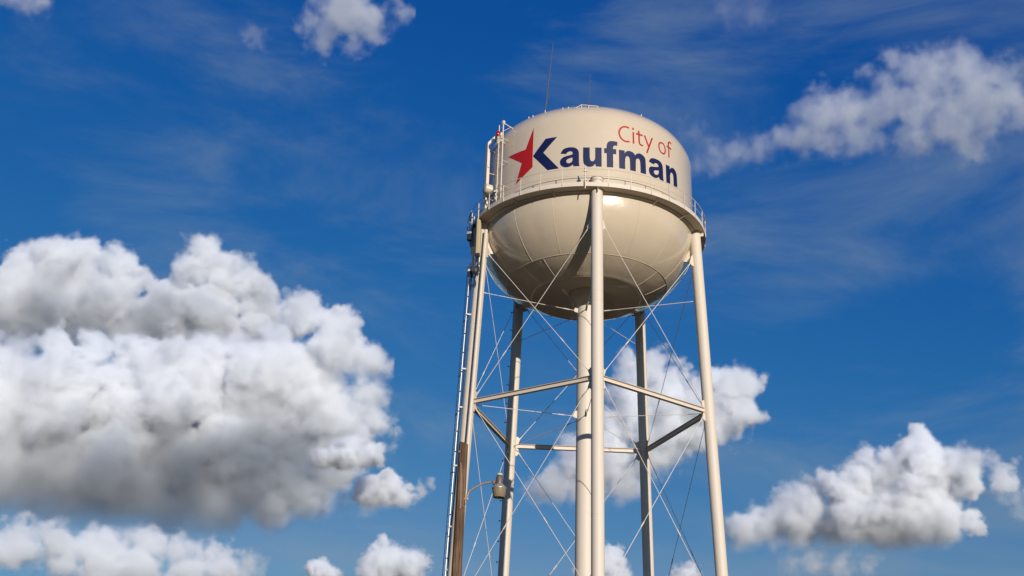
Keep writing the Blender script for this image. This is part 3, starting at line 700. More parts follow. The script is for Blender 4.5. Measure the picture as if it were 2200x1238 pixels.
# riser with flare, collars and spoke rods
bm = bmesh.new()
zr = z_l
lathe(bm, [(0.0, 0.0), (RIS, 0.0), (RIS, 32.42), (RIS + 0.015, 32.43), (RIS + 0.015, 32.47), (RIS, 32.48), (RIS + 0.10, 32.62), (1.10, zr + 0.10), (1.16, zr + 0.22), (1.16, zr + 0.26), (0.0, zr + 0.26)], 56)
for z in (12.5, 19.0, 27.5):
    path_tube(bm, [pol(RIS - 0.004, 2*math.pi*i/40, z) for i in range(40)], 0.012, 5, True)
for q in range(12):
    a = R_(30*q + 12)
    path_tube(bm, [pol(RIS + 0.11, a, 32.63), pol(1.10, a, zr + 0.10)], 0.012, 5)
riser = ob("riser_pipe", bm, M_STEEL, tower)
for zs_leg, zs_r in ((32.25, 32.12), (24.82, 25.03)):
    for k in range(5):
        a = PHI + R_(72*k)
        e, t = Vector((math.sin(a), -math.cos(a), 0)), Vector((math.cos(a), math.sin(a), 0))
        bm = bmesh.new()
        prism(bm, [pol(RIS - 0.03, a, zs_r - 0.12), pol(RIS + 0.24, a, zs_r - 0.08), pol(RIS + 0.24, a, zs_r + 0.10), pol(RIS + 0.12, a, zs_r + 0.34), pol(RIS - 0.03, a, zs_r + 0.38)], t, 0.03)
        ob("gusset_plate", bm, M_STEEL, riser, smooth=0)
        p = leg_p(k, zs_leg)
        rod(p - e*(LEGR - 0.02), pol(RIS + 0.16, a, zs_r), 0.02, turn=5.6, name="spoke_rod")

# roof vent rail
bm = bmesh.new()
zt = ZB + HC + HD
def dome(r):
    return ZB + HC + HD*math.sqrt(1 - (r/TR)**2)
def on_dome(x, y):
    """point on the roof seen at a photograph pixel (or the nearest miss)"""
    d = ray(x, y)
    best, bp = 1e9, None
    t = 60.0
    while t < 82:
        P = CAM_LOC + d*t
        g_ = math.hypot(P.x, P.y) - (prof_r(P.z) if P.z < ZB + HC + HD else -5)
        if g_ <= 0:
            return P
        if g_ < best:
            best, bp = g_, P.copy()
        t += 0.02
    return bp

f1, f2, f3 = on_dome(1236, 231.5), on_dome(1249, 231.5), on_dome(1284, 231.5)
t2, t3 = at(1249.3, 225.4, f2.y), at(1284.3, 228.6, f3.y)
path_tube(bm, [f1 - Vector((0, 0, 0.05)), t2, t3], 0.028, 8)
tube(bm, f2 - Vector((0, 0, 0.05)), t2, 0.026, 8)
tube(bm, f3 - Vector((0, 0, 0.05)), t3, 0.026, 8)
ob("roof_rail", bm, M_STEEL, tower)
for q in ((1136, 254), (1145, 251), (1209, 234.5), (1221, 233), (1378, 249)):
    b0 = on_dome(*q)
    bm = bmesh.new()
    tube(bm, b0 - Vector((0, 0, 0.06)), b0 + Vector((0, 0, 0.10)), 0.03, 8)
    ob("lug", bm, M_STEEL, tank)
b0 = pol(1.2, R_(170), dome(1.2))
bm = bmesh.new()
lathe(bm, [(0.0, 0.55), (0.55, 0.5), (0.6, 0.3), (0.42, 0.28), (0.42, -0.1), (0.0, -0.1)], 24, c=b0)
ob("roof_vent", bm, M_STEEL, tower)

# climbing ladder beside the left leg
def lerp_at(pts, y, Y):
    for (x0, y0), (x1, y1) in zip(pts, pts[1:]):
        if y0 <= y <= y1:
            return at(x0 + (x1-x0)*(y-y0)/(y1-y0), y, Y)
lad_px = [(1009.5, 578), (1001.5, 690), (985.5, 900), (975.5, 1010), (956.5, 1238)]
p_t, p_b = at(1009.0, 585, -3.0), at(956.2, 1238, -3.0)
ld = (p_b - p_t).normalized()
p_end = p_t + ld*((0.0 - p_t.z)/ld.z)
p_top = p_t - ld*0.6
side = Vector((-0.20, 0.40, 0))           # second stile stands away from the camera
bm = bmesh.new()
path_tube(bm, [p_top, p_end], 0.045, 10)
path_tube(bm, [p_top + side, p_end + side], 0.022, 8)
L = (p_end - p_top).length
n = int(L/0.305)
for i in range(n):
    c_ = p_top + ld*(0.2 + 0.305*i)
    tube(bm, c_, c_ + side, 0.011, 6)
ladder = ob("ladder", bm, M_GALV, tower)
axis_l = (leg_p(-1, 10) - leg_p(-1, 9)).normalized()
z = p_t.z - 2.9
while z > 1:
    bm = bmesh.new()
    P = p_t + ld*((z - p_t.z)/ld.z)
    q = leg_p(-1, z)
    d = (q - P)
    d.z = 0
    box(bm, P + d.normalized()*((d.length - LEGR + 0.1)/2) + Vector((0, -0.06, 0)), d.length - LEGR + 0.14, 0.05, 0.09, d.normalized(), Vector((0, 0, 1)).cross(d.normalized()))
    ob("bracket", bm, M_STEEL, ladder, smooth=0)
    bm = bmesh.new()
    box(bm, P + side*0.5 + Vector((0, 0, -0.33)), 0.10, 0.5, 0.04, Vector((1, 0, 0)), side.normalized(), side.normalized().cross(Vector((1, 0, 0))))
    z -= 2.45 if int(z) % 2 else 3.6
    ob("strap", bm, M_STEEL, ladder, smooth=0)
z = p_t.z - 1.7
while z > 1:
    bm = bmesh.new()
    P = p_t + ld*((z - p_t.z)/ld.z)
    box(bm, P + Vector((0.03, -0.05, 0)), 0.10, 0.08, 0.05)
    z -= 1.25
    ob("cable_clamp", bm, M_DARK, ladder, smooth=0)
bm = bmesh.new()
for ox, oy, r in ((0.10, 0.10, 0.022), (0.13, 0.16, 0.018), (0.09, 0.22, 0.018)):
    path_tube(bm, smooth_pts([p_top + Vector((ox, oy, 0.2))] + [p_top + ld*(L*i/16) + Vector((ox + 0.03*math.sin(i*2.1), oy, 0)) for i in range(1, 17)], 4), r, 6)
ob_each("cable_run", bm, M_DARK, ladder)

# conduit on the left leg
bm = bmesh.new()
def con(z):
    p = leg_p(-1, z)
    vd = (CAM_LOC - p)
    vd.z = 0
    vd.normalize()
    s = vd.cross(Vector((0, 0, -1)))
    return p + vd*0.66 + s*CON_S
CON_S = -0.165
if con(20).x < leg_p(-1, 20).x:
    CON_S = 0.165
path_tube(bm, [con(z) for z in (0, 10, 20, 30, 36.3)], 0.112, 16)
z = 3.0
while z < 36:
    path_tube(bm, [con(z), con(z + 0.05)], 0.120, 16)
    cc, lp_ = con(z), leg_p(-1, z)
    tube(bm, cc, lp_ + (cc - lp_).normalized()*LEGR*0.9, 0.03, 8)
    z += 3.0
ob("conduit", bm, M_STEEL, tower)

# ladder on the tank with a projecting head
bm = bmesh.new()
la = R_(-46.0)
e, t = Vector((math.sin(la), -math.cos(la), 0)), Vector((math.cos(la), math.sin(la), 0))
s1 = pol(TR + 0.50, la, 0)
s2 = s1 - t*0.40
H1 = 43.15
for s_, r in ((s1, 0.042), (s2, 0.034)):
    tube(bm, s_ + Vector((0, 0, ZB)), s_ + Vector((0, 0, H1)), r, 10)
i = 0
while ZB + 0.4 + 0.3*i < H1 - 0.2:
    zz = ZB + 0.4 + 0.3*i
    tube(bm, s1 + Vector((0, 0, zz)), s2 + Vector((0, 0, zz)), 0.013, 6)
    i += 1
for zz in (38.6, 40.4, 42.0):
    for s_ in (s1, s2):
        tube(bm, s_ + Vector((0, 0, zz)), s_ - e*0.56 + Vector((0, 0, zz)), 0.02, 6)
hd_ = s1 + Vector((0, 0, H1))
rp_ = on_dome(1101, 276)
tube(bm, hd_, rp_, 0.034, 8)
tube(bm, hd_ - Vector((0, 0, 0.62)), hd_ + (rp_ - hd_)*0.82, 0.016, 6)
box(bm, hd_ + Vector((0, 0, 0.02)), 0.17, 0.16, 0.26, t, e, bev=0.02)
ob("tank_ladder", bm, M_STEEL, tower)

# ---- equipment hung on the tower
def slab_along(name, label, cat, pts, w, d, material, wdir, group=None):
    """a flat long cover following pts, w wide along wdir and d deep"""
    bm = bmesh.new()
    rows = []
    for i, p in enumerate(pts):
        p = Vector(p)
        tg = (Vector(pts[min(i+1, len(pts)-1)]) - Vector(pts[max(i-1, 0)])).normalized()
        nn = tg.cross(wdir).normalized()
        rows.append([bm.verts.new(p + wdir*(w*a_) + nn*(d*b_)) for a_, b_ in ((-.5, -.5), (.5, -.5), (.5, .5), (-.5, .5))])
    for A, B in zip(rows, rows[1:]):
        for i in range(4):
            j = (i+1) % 4
            bm.faces.new((A[i], A[j], B[j], B[i]))
    bm.faces.new(rows[0][::-1])
    bm.faces.new(rows[-1])
    bmesh.ops.bevel(bm, geom=bm.edges[:], offset=0.012, segments=1, affect='EDGES')
    return bm

# white cable cover standing off the shell, its head bent over the roof shoulder
ca = R_(-60.5)
ce, ct = Vector((math.sin(ca), -math.cos(ca), 0)), Vector((math.cos(ca), math.sin(ca), 0))
base_c = pol(TR + 0.42, ca, 0)
bm = slab_along("x", "", "", [base_c + Vector((0, 0, 37.25)), base_c + Vector((0, 0, 42.55)), base_c - ce*0.55 + Vector((0, 0, 43.25)) , base_c - ce*0.95 + Vector((0, 0, 43.55))], 0.30, 0.20, None, ct)
cover = ob("cable_cover", bm, M_STEEL, tower, smooth=0)
for zz in (38.4, 40.3, 42.0):
    bm = bmesh.new()
    box(bm, base_c - ce*0.26 + Vector((0, 0, zz)) + ct*0.05, 0.10, 0.36, 0.08, ct, ce)
    ob("bracket", bm, M_STEEL, cover, smooth=0)
bm = bmesh.new()
box(bm, base_c + ct*0.15 + Vector((0, 0, 40.75)), 0.09, 0.12, 0.16, ct, ce)
ob("latch", bm, M_STEEL, cover, smooth=0)

# second short white box beside the ladder head
bx = thing("equipment_box", "small white box with a slanted hood at the head of the tank ladder", "equipment box", on_dome(1069, 300) if False else pol(TR + 0.35, R_(-51.5), 42.2))
bm = bmesh.new()
ba = R_(-51.5)
be, bt = Vector((math.sin(ba), -math.cos(ba), 0)), Vector((math.cos(ba), math.sin(ba), 0))
bc = pol(TR + 0.35, ba, 42.55)
box(bm, bc, 0.34, 0.30, 0.34, bt, be, bev=0.03)
ob("housing", bm, M_STEEL, bx)
bm = bmesh.new()
prism(bm, [bc + be*0.16 - Vector((0, 0, 0.18)) - bt*0.1, bc + be*0.10 - Vector((0, 0, 0.62)) - bt*0.1, bc - be*0.4 - Vector((0, 0, 0.1)) - bt*0.1], bt, 0.16)
ob("bracket", bm, M_STEEL, bx, smooth=0)

# red beacon beside the ladder head
bp_ = s2 - t*0.06 + e*0.05 + Vector((0, 0, H1 - 0.62))
bl = thing("beacon_lamp", "small dark red beacon lamp on the head of the tank ladder", "beacon lamp", bp_)
bm = bmesh.new()
n_s = 18
lathe(bm, [(0.0, 0.22), (0.08, 0.20), (0.135, 0.09), (0.15, -0.03), (0.135, -0.14), (0.09, -0.20), (0.0, -0.20)], n_s, c=bp_)
ob("lens", bm, M_BEACON, bl)
bm = bmesh.new()
tube(bm, bp_ + Vector((0, 0, -0.19)), bp_ + Vector((0, 0, -0.42)), 0.05, 10)
tube(bm, bp_ + Vector((0, 0, -0.38)), s2 + Vector((0, 0, H1 - 1.0)), 0.018, 6)
ob("socket", bm, M_GREY, bl)

# drum-shaped dish at the railing
da = R_(-59.0)
de, dt = Vector((math.sin(da), -math.cos(da), 0)), Vector((math.cos(da), math.sin(da), 0))
dc = at(1048.5, 407, pol(RR + 0.25, da, 0).y)
dish = thing("microwave_dish", "cream drum-shaped microwave dish bolted to the balcony railing", "antenna", dc)
ax = Vector((-0.80, -0.42, 0.05)).normalized()
x_, y_, _ = frame_of(ax)
bm = bmesh.new()
prev = None
for r, s_ in ((0.0, 0.30), (0.12, 0.295), (0.24, 0.27), (0.315, 0.24), (0.33, 0.21), (0.33, -0.13), (0.34, -0.15), (0.34, -0.20), (0.20, -0.30), (0.0, -0.34)):
    cur = [bm.verts.new(dc + ax*s_)] if r == 0 else [bm.verts.new(dc + ax*s_ + (x_*math.cos(2*math.pi*i/28) + y_*math.sin(2*math.pi*i/28))*r) for i in range(28)]
    if prev:
        for i in range(28):
            j = (i+1) % 28
            if len(prev) == 1:
                bm.faces.new((prev[0], cur[i], cur[j]))
            elif len(cur) == 1:
                bm.faces.new((prev[i], prev[j], cur[0]))
            else:
                bm.faces.new((prev[i], prev[j], cur[j], cur[i]))
    prev = cur
ob("drum", bm, M_DISH, dish)
bm = bmesh.new()
mp_ = dc - ax*0.52 + Vector((0.02, 0, 0))
tube(bm, mp_ + Vector((0, 0, -1.35)), mp_ + Vector((0, 0, 0.45)), 0.05, 10)
box(bm, dc - ax*0.40, 0.22, 0.20, 0.24, x_, y_, ax, bev=0.02)
ob("mount", bm, M_GALV, dish)
for dv_, w_, h_ in ((Vector((0.10, -0.08, 0.05)), 0.20, 0.34), (Vector((0.04, -0.10, -0.52)), 0.17, 0.30)):
    bm = bmesh.new()
    box(bm, mp_ + dv_, w_, w_*0.9, h_, bev=0.02)
    ob("radio_unit", bm, M_DISH, dish)
bm = bmesh.new()
rnd = random.Random(4)
loop_c = mp_ + Vector((-0.32, -0.22, -0.62))
for k in range(3):
    path_tube(bm, [loop_c + Vector((math.cos(a_)*(0.15 + 0.02*k), -0.03*k, math.sin(a_)*(0.17 + 0.015*k))) for a_ in [2*math.pi*i/20 for i in range(20)]], 0.018, 6, True)
path_tube(bm, smooth_pts([mp_ + Vector((0.12, -0.12, 0.25)), mp_ + Vector((0.34, -0.2, 0.32)), mp_ + Vector((0.30, -0.12, -0.2)), mp_ + Vector((0.12, -0.1, -0.5)), loop_c + Vector((0.15, 0, 0))]), 0.022, 6)
path_tube(bm, smooth_pts([mp_ + Vector((0.15, -0.16, -0.1)), mp_ + Vector((0.26, -0.22, -0.45)), mp_ + Vector((0.06, -0.2, -0.8)), mp_ + Vector((0.2, -0.15, -1.2)), mp_ + Vector((0.42, -0.1, -1.25))]), 0.026, 6)
for k in range(7):
    s_ = mp_ + Vector((0.1, -0.12, 0.2))
    path_tube(bm, smooth_pts([s_, s_ + Vector((rnd.uniform(-.1, .25), -0.1, rnd.uniform(0.0, .22))), s_ + Vector((rnd.uniform(0, .35), -0.05, rnd.uniform(-.3, .1)))]), 0.014, 5)
ob_each("cable", bm, M_BLACK, dish)
# white strut that props the dish mast from the deck
bm = bmesh.new()
tube(bm, at(1066, 410, mp_.y), at(1076, 429, mp_.y), 0.05, 8)
tube(bm, at(1068, 427, mp_.y - 0.1), at(1082, 433, mp_.y - 0.1), 0.05, 8)
ob_each("prop", bm, M_STEEL, dish)

# sector antenna, long cream box on a mast near the left leg
Y0 = -3.55
pa_t, pa_b = at(1029.8, 469.5, Y0), at(1026.4, 545, Y0)
pan = thing("panel_antenna", "tall cream panel antenna on a mast in front of the left leg top", "antenna", pa_b)
dz = (pa_t - pa_b)
bm = bmesh.new()
pz = dz.normalized()
px_ = Vector((0.93, -0.36, 0)).normalized()
py_ = pz.cross(px_)
box(bm, (pa_t + pa_b)/2, 0.245, 0.16, dz.length, px_, py_, pz, bev=0.025)
ob("cover", bm, M_ANT, pan)
bm = bmesh.new()
box(bm, pa_b - pz*0.12, 0.23, 0.15, 0.25, px_, py_, pz, bev=0.01)
ob("end_cap", bm, M_DARK, pan, smooth=0)
bm = bmesh.new()
tube(bm, pa_b + py_*0.24 - pz*1.25, pa_b + py_*0.24 + pz*2.5, 0.055, 12)
for s_ in (0.3, 1.8):
    box(bm, pa_b + py_*0.14 + pz*s_, 0.12, 0.2, 0.1, px_, py_, pz)
box(bm, pa_b - pz*0.62 + py_*0.12, 0.16, 0.16, 0.14, px_, py_, pz, bev=0.01)
box(bm, pa_b - pz*1.02 + py_*0.14, 0.20, 0.18, 0.12, px_, py_, pz, bev=0.01)
ob("mast", bm, M_GALV, pan)
bm = bmesh.new()
for k in range(5):
    s_ = pa_b - pz*0.24 + px_*(-0.09 + 0.045*k) + py_*0.02
    w_ = 0.20 - 0.07*k
    path_tube(bm, smooth_pts([s_, s_ - pz*0.35 + px_*w_*0.6, s_ - pz*(0.95 + 0.05*k) + px_*w_*1.1, s_ - pz*(1.2 + 0.03*k) + px_*w_*0.2, s_ - pz*0.95 - px_*0.25, s_ - pz*0.3 - px_*0.30, s_ + pz*0.8 - px_*0.36]), 0.02, 6)
ob_each("cable", bm, M_BLACK, pan)

# second sector antenna behind, seen edge-on, and remote radio heads with cable bundles
pb_t, pb_b = at(1019.0, 466, -2.2), at(1016.8, 494, -2.2)
bm = bmesh.new()
p2 = thing("panel_antenna", "narrow edge-on panel antenna at the far left of the balcony", "antenna", pb_b)
q_t, q_b = at(1021.5, 490, -2.9), at(1019.0, 548, -2.9)
z2 = (q_t - q_b).normalized()
box(bm, (q_t + q_b)/2, 0.16, 0.20, (q_t - q_b).length, Vector((0.5, -0.86, 0)), Vector((0.86, 0.5, 0)), z2, bev=0.02)
ob("cover", bm, M_GREY, p2)
bm = bmesh.new()
tube(bm, pb_t, at(1017.0, 520, -2.2), 0.05, 10)
ob("mast", bm, M_GALV, p2)

def radio_head(label, c_, w, h, top_mat):
    r = thing("radio_unit", label, "radio unit", c_)
    bm = bmesh.new()
    box(bm, c_, w, w*0.8, h, Vector((0.94, -0.3, 0)).normalized(), Vector((0.3, 0.94, 0)).normalized(), bev=0.03)
    for i in range(5):
        box(bm, c_ + Vector((-w*0.4 + w*0.2*i, -w*0.42, -0.02)), 0.015, 0.06, h*0.8)
    ob("housing", bm, M_DARK, r, smooth=0)
    bm = bmesh.new()
    box(bm, c_ + Vector((0, -0.02, h/2 + 0.09)), w*1.08, w*0.9, 0.2, Vector((0.94, -0.3, 0)).normalized(), Vector((0.3, 0.94, 0)).normalized(), Vector((0.1, 0.2, 1)).normalized(), bev=0.04)
    ob("hood", bm, top_mat, r, smooth=0)
    return r
r1 = radio_head("dark radio unit with a grey hood left of the tall panel antenna", at(1009.5, 511, -2.6), 0.32, 0.42, M_GREY)
r2_ = radio_head("dark radio unit with a white hood on top of the leg ladder", at(1011.0, 590, -3.0), 0.30, 0.34, M_STEEL)
bm = bmesh.new()
rnd = random.Random(9)
for k in range(7):
    pts = [at(1020 + rnd.uniform(-2, 4), 470 + 6*k % 20, -2.7), at(1015 + rnd.uniform(-2, 2), 497, -2.75), at(1017 + rnd.uniform(-3, 2), 520, -2.9), at(1014 + rnd.uniform(-2, 3), 540, -2.9), at(1017 + rnd.uniform(-2, 2), 560, -3.0), at(1014 + rnd.uniform(-2, 2), 578, -3.0), at(1010 + rnd.uniform(-2, 2), 600, -3.05), at(1008.5 + rnd.uniform(-1, 1), 625, -3.0)]
    path_tube(bm, smooth_pts(pts, 5), rnd.uniform(0.022, 0.045), 6)
for k in range(3):
    pts = [at(1012, 592, -3.1), at(1018 + 2*k, 598 + 3*k, -3.2), at(1019 + k, 610 + 3*k, -3.2), at(1012, 612 + 2*k, -3.1), at(1009.5, 622, -3.0)]
    path_tube(bm, smooth_pts(pts, 5), 0.018, 6)
cb = thing("cable_bundle", "tangle of black cables hanging between the radio units and the leg ladder", "cable", at(1014, 540, -2.9))
ob_each("cable", bm, M_BLACK, cb)
# thin hoop and short mast left of the balcony
bm = bmesh.new()
path_tube(bm, smooth_pts([at(1013.5, 454, -1.6), at(1009.5, 463, -1.6), at(1006.5, 474, -1.6), at(1005.5, 480, -1.6)], 5), 0.035, 6)
tube(bm, at(1014.2, 453, -1.6), at(1013.0, 497, -1.6), 0.035, 8)
tube(bm, at(1010.6, 461, -1.5), at(1009.6, 480, -1.5), 0.03, 8)
tube(bm, at(1004.5, 487, -1.6), at(1004.5, 495, -1.6), 0.05, 8)
tube(bm, at(1003, 491, -1.6), at(1013, 491, -1.6), 0.025, 6)
sm = thing("stub_mast", "short bare mast with a thin hooped arm at the far left of the balcony", "mast", at(1013.0, 497, -1.6))
ob_each("rod", bm, M_GALV, sm)

# whip antennas on the roof
def whip(label, base, top, r, kinks, mat_):
    w = thing("whip_antenna", label, "antenna", base, "whip antennas on the roof")
    d = top - base
    bm = bmesh.new()
    path_tube(bm, [base - d.normalized()*0.15, base + d*0.45, base + d*0.80, base + d*0.97, top], [r, r*0.9, r*0.7, r*0.55, r*0.25], 8)
    ob("rod", bm, mat_, w)
    for f_, sx, s_ in kinks:
        bm = bmesh.new()
        c_ = base + d*f_
        tube(bm, c_, c_ + Vector((sx, 0, -0.02)), 0.014, 6)
        tube(bm, c_ + Vector((sx, 0, 0.03)), c_ + Vector((sx, 0, -s_)), 0.018, 6)
        ob("dipole", bm, mat_, w)
    bm = bmesh.new()
    lathe(bm, [(0.0, 0.12), (0.06, 0.12), (0.07, -0.15), (0.0, -0.15)], 12, c=base)
    ob("base", bm, M_GALV, w)
wb = on_dome(1171, 241.5)
whip("tall leaning whip antenna on the left of the tank roof", wb, at(1188.5, 92, wb.y), 0.034, ((0.55, 0.09, 0.3), (0.27, 0.10, 0.5), (0.16, 0.08, 0.3)), M_MAST)
wb = on_dome(1264, 231)
whip("short whip antenna at the middle of the tank roof", wb, at(1268, 159, wb.y), 0.024, ((0.8, 0.11, 0.15), (0.2, -0.13, 0.2)), M_MAST)

# ------------------------------------------------------------------ utility pole and yard light
Yp = -34.0
pt, pb = at(996.2, 952, Yp), at(980.5, 1238, Yp)
pd = (pt - pb).normalized()
p0 = pb + pd*((-1.0 - pb.z)/pd.z)
pole = thing("utility_pole", "weathered brown wooden pole with a split top at the lower left of the tower", "utility pole", (p0.x, p0.y, 0))
M_WOOD = mat("pole_wood", (0.20, 0.118, 0.066), 0.85, 0, 0.2)
nt = M_WOOD.node_tree
b_ = nt.nodes["Principled BSDF"]
tc = nt.nodes.new("ShaderNodeTexCoord")
mp = nt.nodes.new("ShaderNodeMapping")
mp.inputs["Scale"].default_value = (26, 26, 0.9)
nt.links.new(tc.outputs["Object"], mp.inputs[0])
nz = nt.nodes.new("ShaderNodeTexNoise")
nz.inputs["Scale"].default_value = 1.0
nz.inputs["Detail"].default_value = 7
nz.inputs["Roughness"].default_value = 0.65
nz.inputs["Distortion"].default_value = 0.4
nt.links.new(mp.outputs[0], nz.inputs["Vector"])
cr = nt.nodes.new("ShaderNodeValToRGB")
els = cr.color_ramp.elements
els[0].position, els[0].color = 0.30, (0.035, 0.020, 0.012, 1)
els[1].position, els[1].color = 0.75, (0.235, 0.145, 0.09, 1)
e2 = els.new(0.5)
e2.color = (0.150, 0.089, 0.054, 1)
nt.links.new(nz.outputs["Fac"], cr.inputs[0])
nz2 = nt.nodes.new("ShaderNodeTexNoise")
nz2.inputs["Scale"].default_value = 1.3
nz2.inputs["Detail"].default_value = 3
nt.links.new(tc.outputs["Object"], nz2.inputs["Vector"])
mxw = nt.nodes.new("ShaderNodeMix")
mxw.data_type = 'RGBA'
mxw.blend_type = 'MULTIPLY'
mxw.inputs[0].default_value = 0.7
rw = nt.nodes.new("ShaderNodeValToRGB")
rw.color_ramp.elements[0].color = (0.55, 0.52, 0.5, 1)
rw.color_ramp.elements[1].color = (1.25, 1.2, 1.15, 1)
rw.color_ramp.elements[0].position, rw.color_ramp.elements[1].position = 0.35, 0.65
nt.links.new(nz2.outputs["Fac"], rw.inputs[0])
nt.links.new(cr.outputs[0], mxw.inputs[6])
nt.links.new(rw.outputs[0], mxw.inputs[7])
nt.links.new(mxw.outputs[2], b_.inputs["Base Color"])
bpn = nt.nodes.new("ShaderNodeBump")
bpn.inputs["Strength"].default_value = 0.9
bpn.inputs["Distance"].default_value = 0.02
nt.links.new(nz.outputs["Fac"], bpn.inputs["Height"])
nt.links.new(bpn.outputs[0], b_.inputs["Normal"])

bm = bmesh.new()
seg, rings = 48, []
rnd = random.Random(3)
amp = [(rnd.uniform(0, 6.28), rnd.uniform(0.2, 1)) for _ in range(5)]
x_, y_, d_ = Vector((1, 0, 0)), Vector((0, 1, 0)), pd
LP = (pt - p0).length
zs_ = [0, 2, 4, 6, 8] + [8.2 + 0.2*i for i in range(200) if 8.2 + 0.2*i < LP - 0.02] + [LP]
for s_ in zs_:
    f_ = s_/LP
    R0 = 0.194 - 0.050*f_
    row = []
    for i in range(seg):
        a_ = 2*math.pi*i/seg
        r = R0*(1 + 0.012*math.sin(3*a_ + amp[0][0] + 0.8*s_) + 0.008*math.sin(7*a_ + 1.7*s_) + 0.007*math.sin(13*a_ + 0.3*s_))
        # drying checks: narrow grooves, the deepest opens at the top towards the camera
        for a0, dep, s0, s1_ in ((-1.95, 0.10, LP - 0.62, LP + 1), (-1.05, 0.035, 9.0, LP + 1), (-2.6, 0.03, 8.4, LP - 1), (-1.5, 0.03, 8.0, LP - 1.6)):
            da_ = (a_ - a0 - 0.05*math.sin(s_*1.3) + math.pi) % (2*math.pi) - math.pi
            if s0 < s_ < s1_:
                r -= dep*math.exp(-(da_/0.07)**2)*min(1, (s_ - s0)/0.4)
        hh = 0.0
        if s_ == LP:
            hh = -0.05*(x_.dot(Vector((math.cos(a_), math.sin(a_), 0))) > 0.3)*math.cos(a_) + 0.018*math.sin(5*a_)
        row.append(bm.verts.new(p0 + d_*(s_ + hh) + (x_*math.cos(a_) + y_*math.sin(a_))*r))
    rings.append(row)
for A, B in zip(rings, rings[1:]):
    for i in range(seg):
        j = (i+1) % seg
        bm.faces.new((A[i], A[j], B[j], B[i]))
cv = bm.verts.new(pt - d_*0.03)
for i in range(seg):
    bm.faces.new((rings[-1][i], rings[-1][(i+1) % seg], cv))
bm.faces.new(rings[0][::-1])
ob("shaft", bm, M_WOOD, pole, smooth=70)
bm = bmesh.new()
Yf = Yp - 0.17
path_tube(bm, smooth_pts([at(988.6, 996, Yf), at(990.0, 999, Yf), at(990.2, 1040, Yf), at(989.6, 1088, Yf), at(989.4, 1093, Yf)], 4), 0.016, 8)
ob("conduit", bm, mat("weathered_conduit", (0.30, 0.22, 0.16), 0.6), pole)
bm = bmesh.new()
for q in ((987.6, 971), (989.5, 1092)):
    c_ = at(q[0], q[1], Yf + 0.02)
    tube(bm, c_, c_ + Vector((0, -0.04, 0)), 0.028, 10)
path_tube(bm, smooth_pts([at(990, 1086, Yf), at(994, 1089, Yf), at(999, 1086, Yf + 0.03), at(1001, 1078, Yf + 0.06)], 5), 0.008, 6)
path_tube(bm, smooth_pts([at(990, 1010, Yf), at(994, 1013, Yf), at(998, 1009, Yf + 0.02)], 5), 0.008, 6)
ob_each("bolt", bm, M_COPPER, pole)

Yl = -34.05
M_ARM = mat("lamp_arm_paint", (0.27, 0.20, 0.145), 0.5, 0.2)
M_LHEAD = mat("lamp_housing_bronze", (0.135, 0.10, 0.075), 0.5, 0.2, coat=0.1)
M_REFR = bpy.data.materials.new("lamp_refractor")
M_REFR.use_nodes = True
pb_ = M_REFR.node_tree.nodes["Principled BSDF"]
pb_.inputs["Base Color"].default_value = (0.36, 0.27, 0.165, 1)
pb_.inputs["Roughness"].default_value = 0.22
pb_.inputs["Transmission Weight"].default_value = 0.35
pb_.inputs["IOR"].default_value = 1.3
lc = at(1072.5, 1049, Yl)
lamp = thing("yard_light", "bronze dusk-to-dawn yard light on a curved arm bolted to the wooden pole", "lamp", lc)
bm = bmesh.new()
arm = smooth_pts([at(1003.8, 1076, Yl), at(1004.6, 1066, Yl), at(1007.6, 1057.5, Yl), at(1015, 1051, Yl), at(1026, 1045, Yl), at(1038, 1039.3, Yl), at(1047, 1037, Yl), at(1058, 1036.4, Yl)], 6)
path_tube(bm, arm, 0.032, 12)
box(bm, at(999.5, 1072, Yl - 0.02), 0.20, 0.06, 0.07, bev=0.008)
ob("arm", bm, M_ARM, lamp)
k_ = 1/ (at(1089, 1049, Yl) - at(1057, 1049, Yl)).length*0.455
S = (at(1089, 1049, Yl) - at(1057, 1049, Yl)).length/2      # radius at the shade's top rim
bm = bmesh.new()
lathe(bm, [(0.0, 0.47), (0.085, 0.46), (0.092, 0.44), (0.092, 0.405), (0.0, 0.405)], 24, c=lc)
ob("photocell", bm, M_REFR if False else mat("photocell_cream", (0.55, 0.45, 0.30), 0.5), lamp)
bm = bmesh.new()
lathe(bm, [(0.0, 0.41), (0.07, 0.41), (0.085, 0.38), (0.11, 0.345), (0.117, 0.33), (0.115, 0.12), (0.135, 0.10), (0.0, 0.10)], 32, c=lc)
tube(bm, at(1057, 1036.4, Yl), lc + Vector((-0.05, 0, 0.22)), 0.05, 12)
box(bm, at(1060.5, 1036.4, Yl), 0.06, 0.13, 0.13, bev=0.01)
ob("housing", bm, M_LHEAD, lamp)
bm = bmesh.new()
lathe(bm, [(0.12, 0.125), (0.15, 0.10), (S*0.97, 0.015), (S, 0.0), (S*0.99, -0.02), (S*0.93, -0.018), (0.12, 0.09)], 40, closed=True, c=lc)
ob("reflector", bm, mat("reflector_metal", (0.42, 0.36, 0.28), 0.4, 0.5), lamp)
bm = bmesh.new()
lathe(bm, [(S*0.955, -0.015), (S*0.90, -0.12), (S*0.80, -0.29), (S*0.76, -0.30), (S*0.86, -0.12), (S*0.91, -0.018)], 40, closed=True, c=lc)
ob("shade", bm, M_REFR, lamp)
bm = bmesh.new()
lathe(bm, [(0.0, 0.06), (0.04, 0.05), (0.055, -0.02), (0.05, -0.14), (0.0, -0.18)], 20, c=lc)
ob("bulb", bm, mat("bulb_glass", (0.75, 0.74, 0.70), 0.15), lamp)

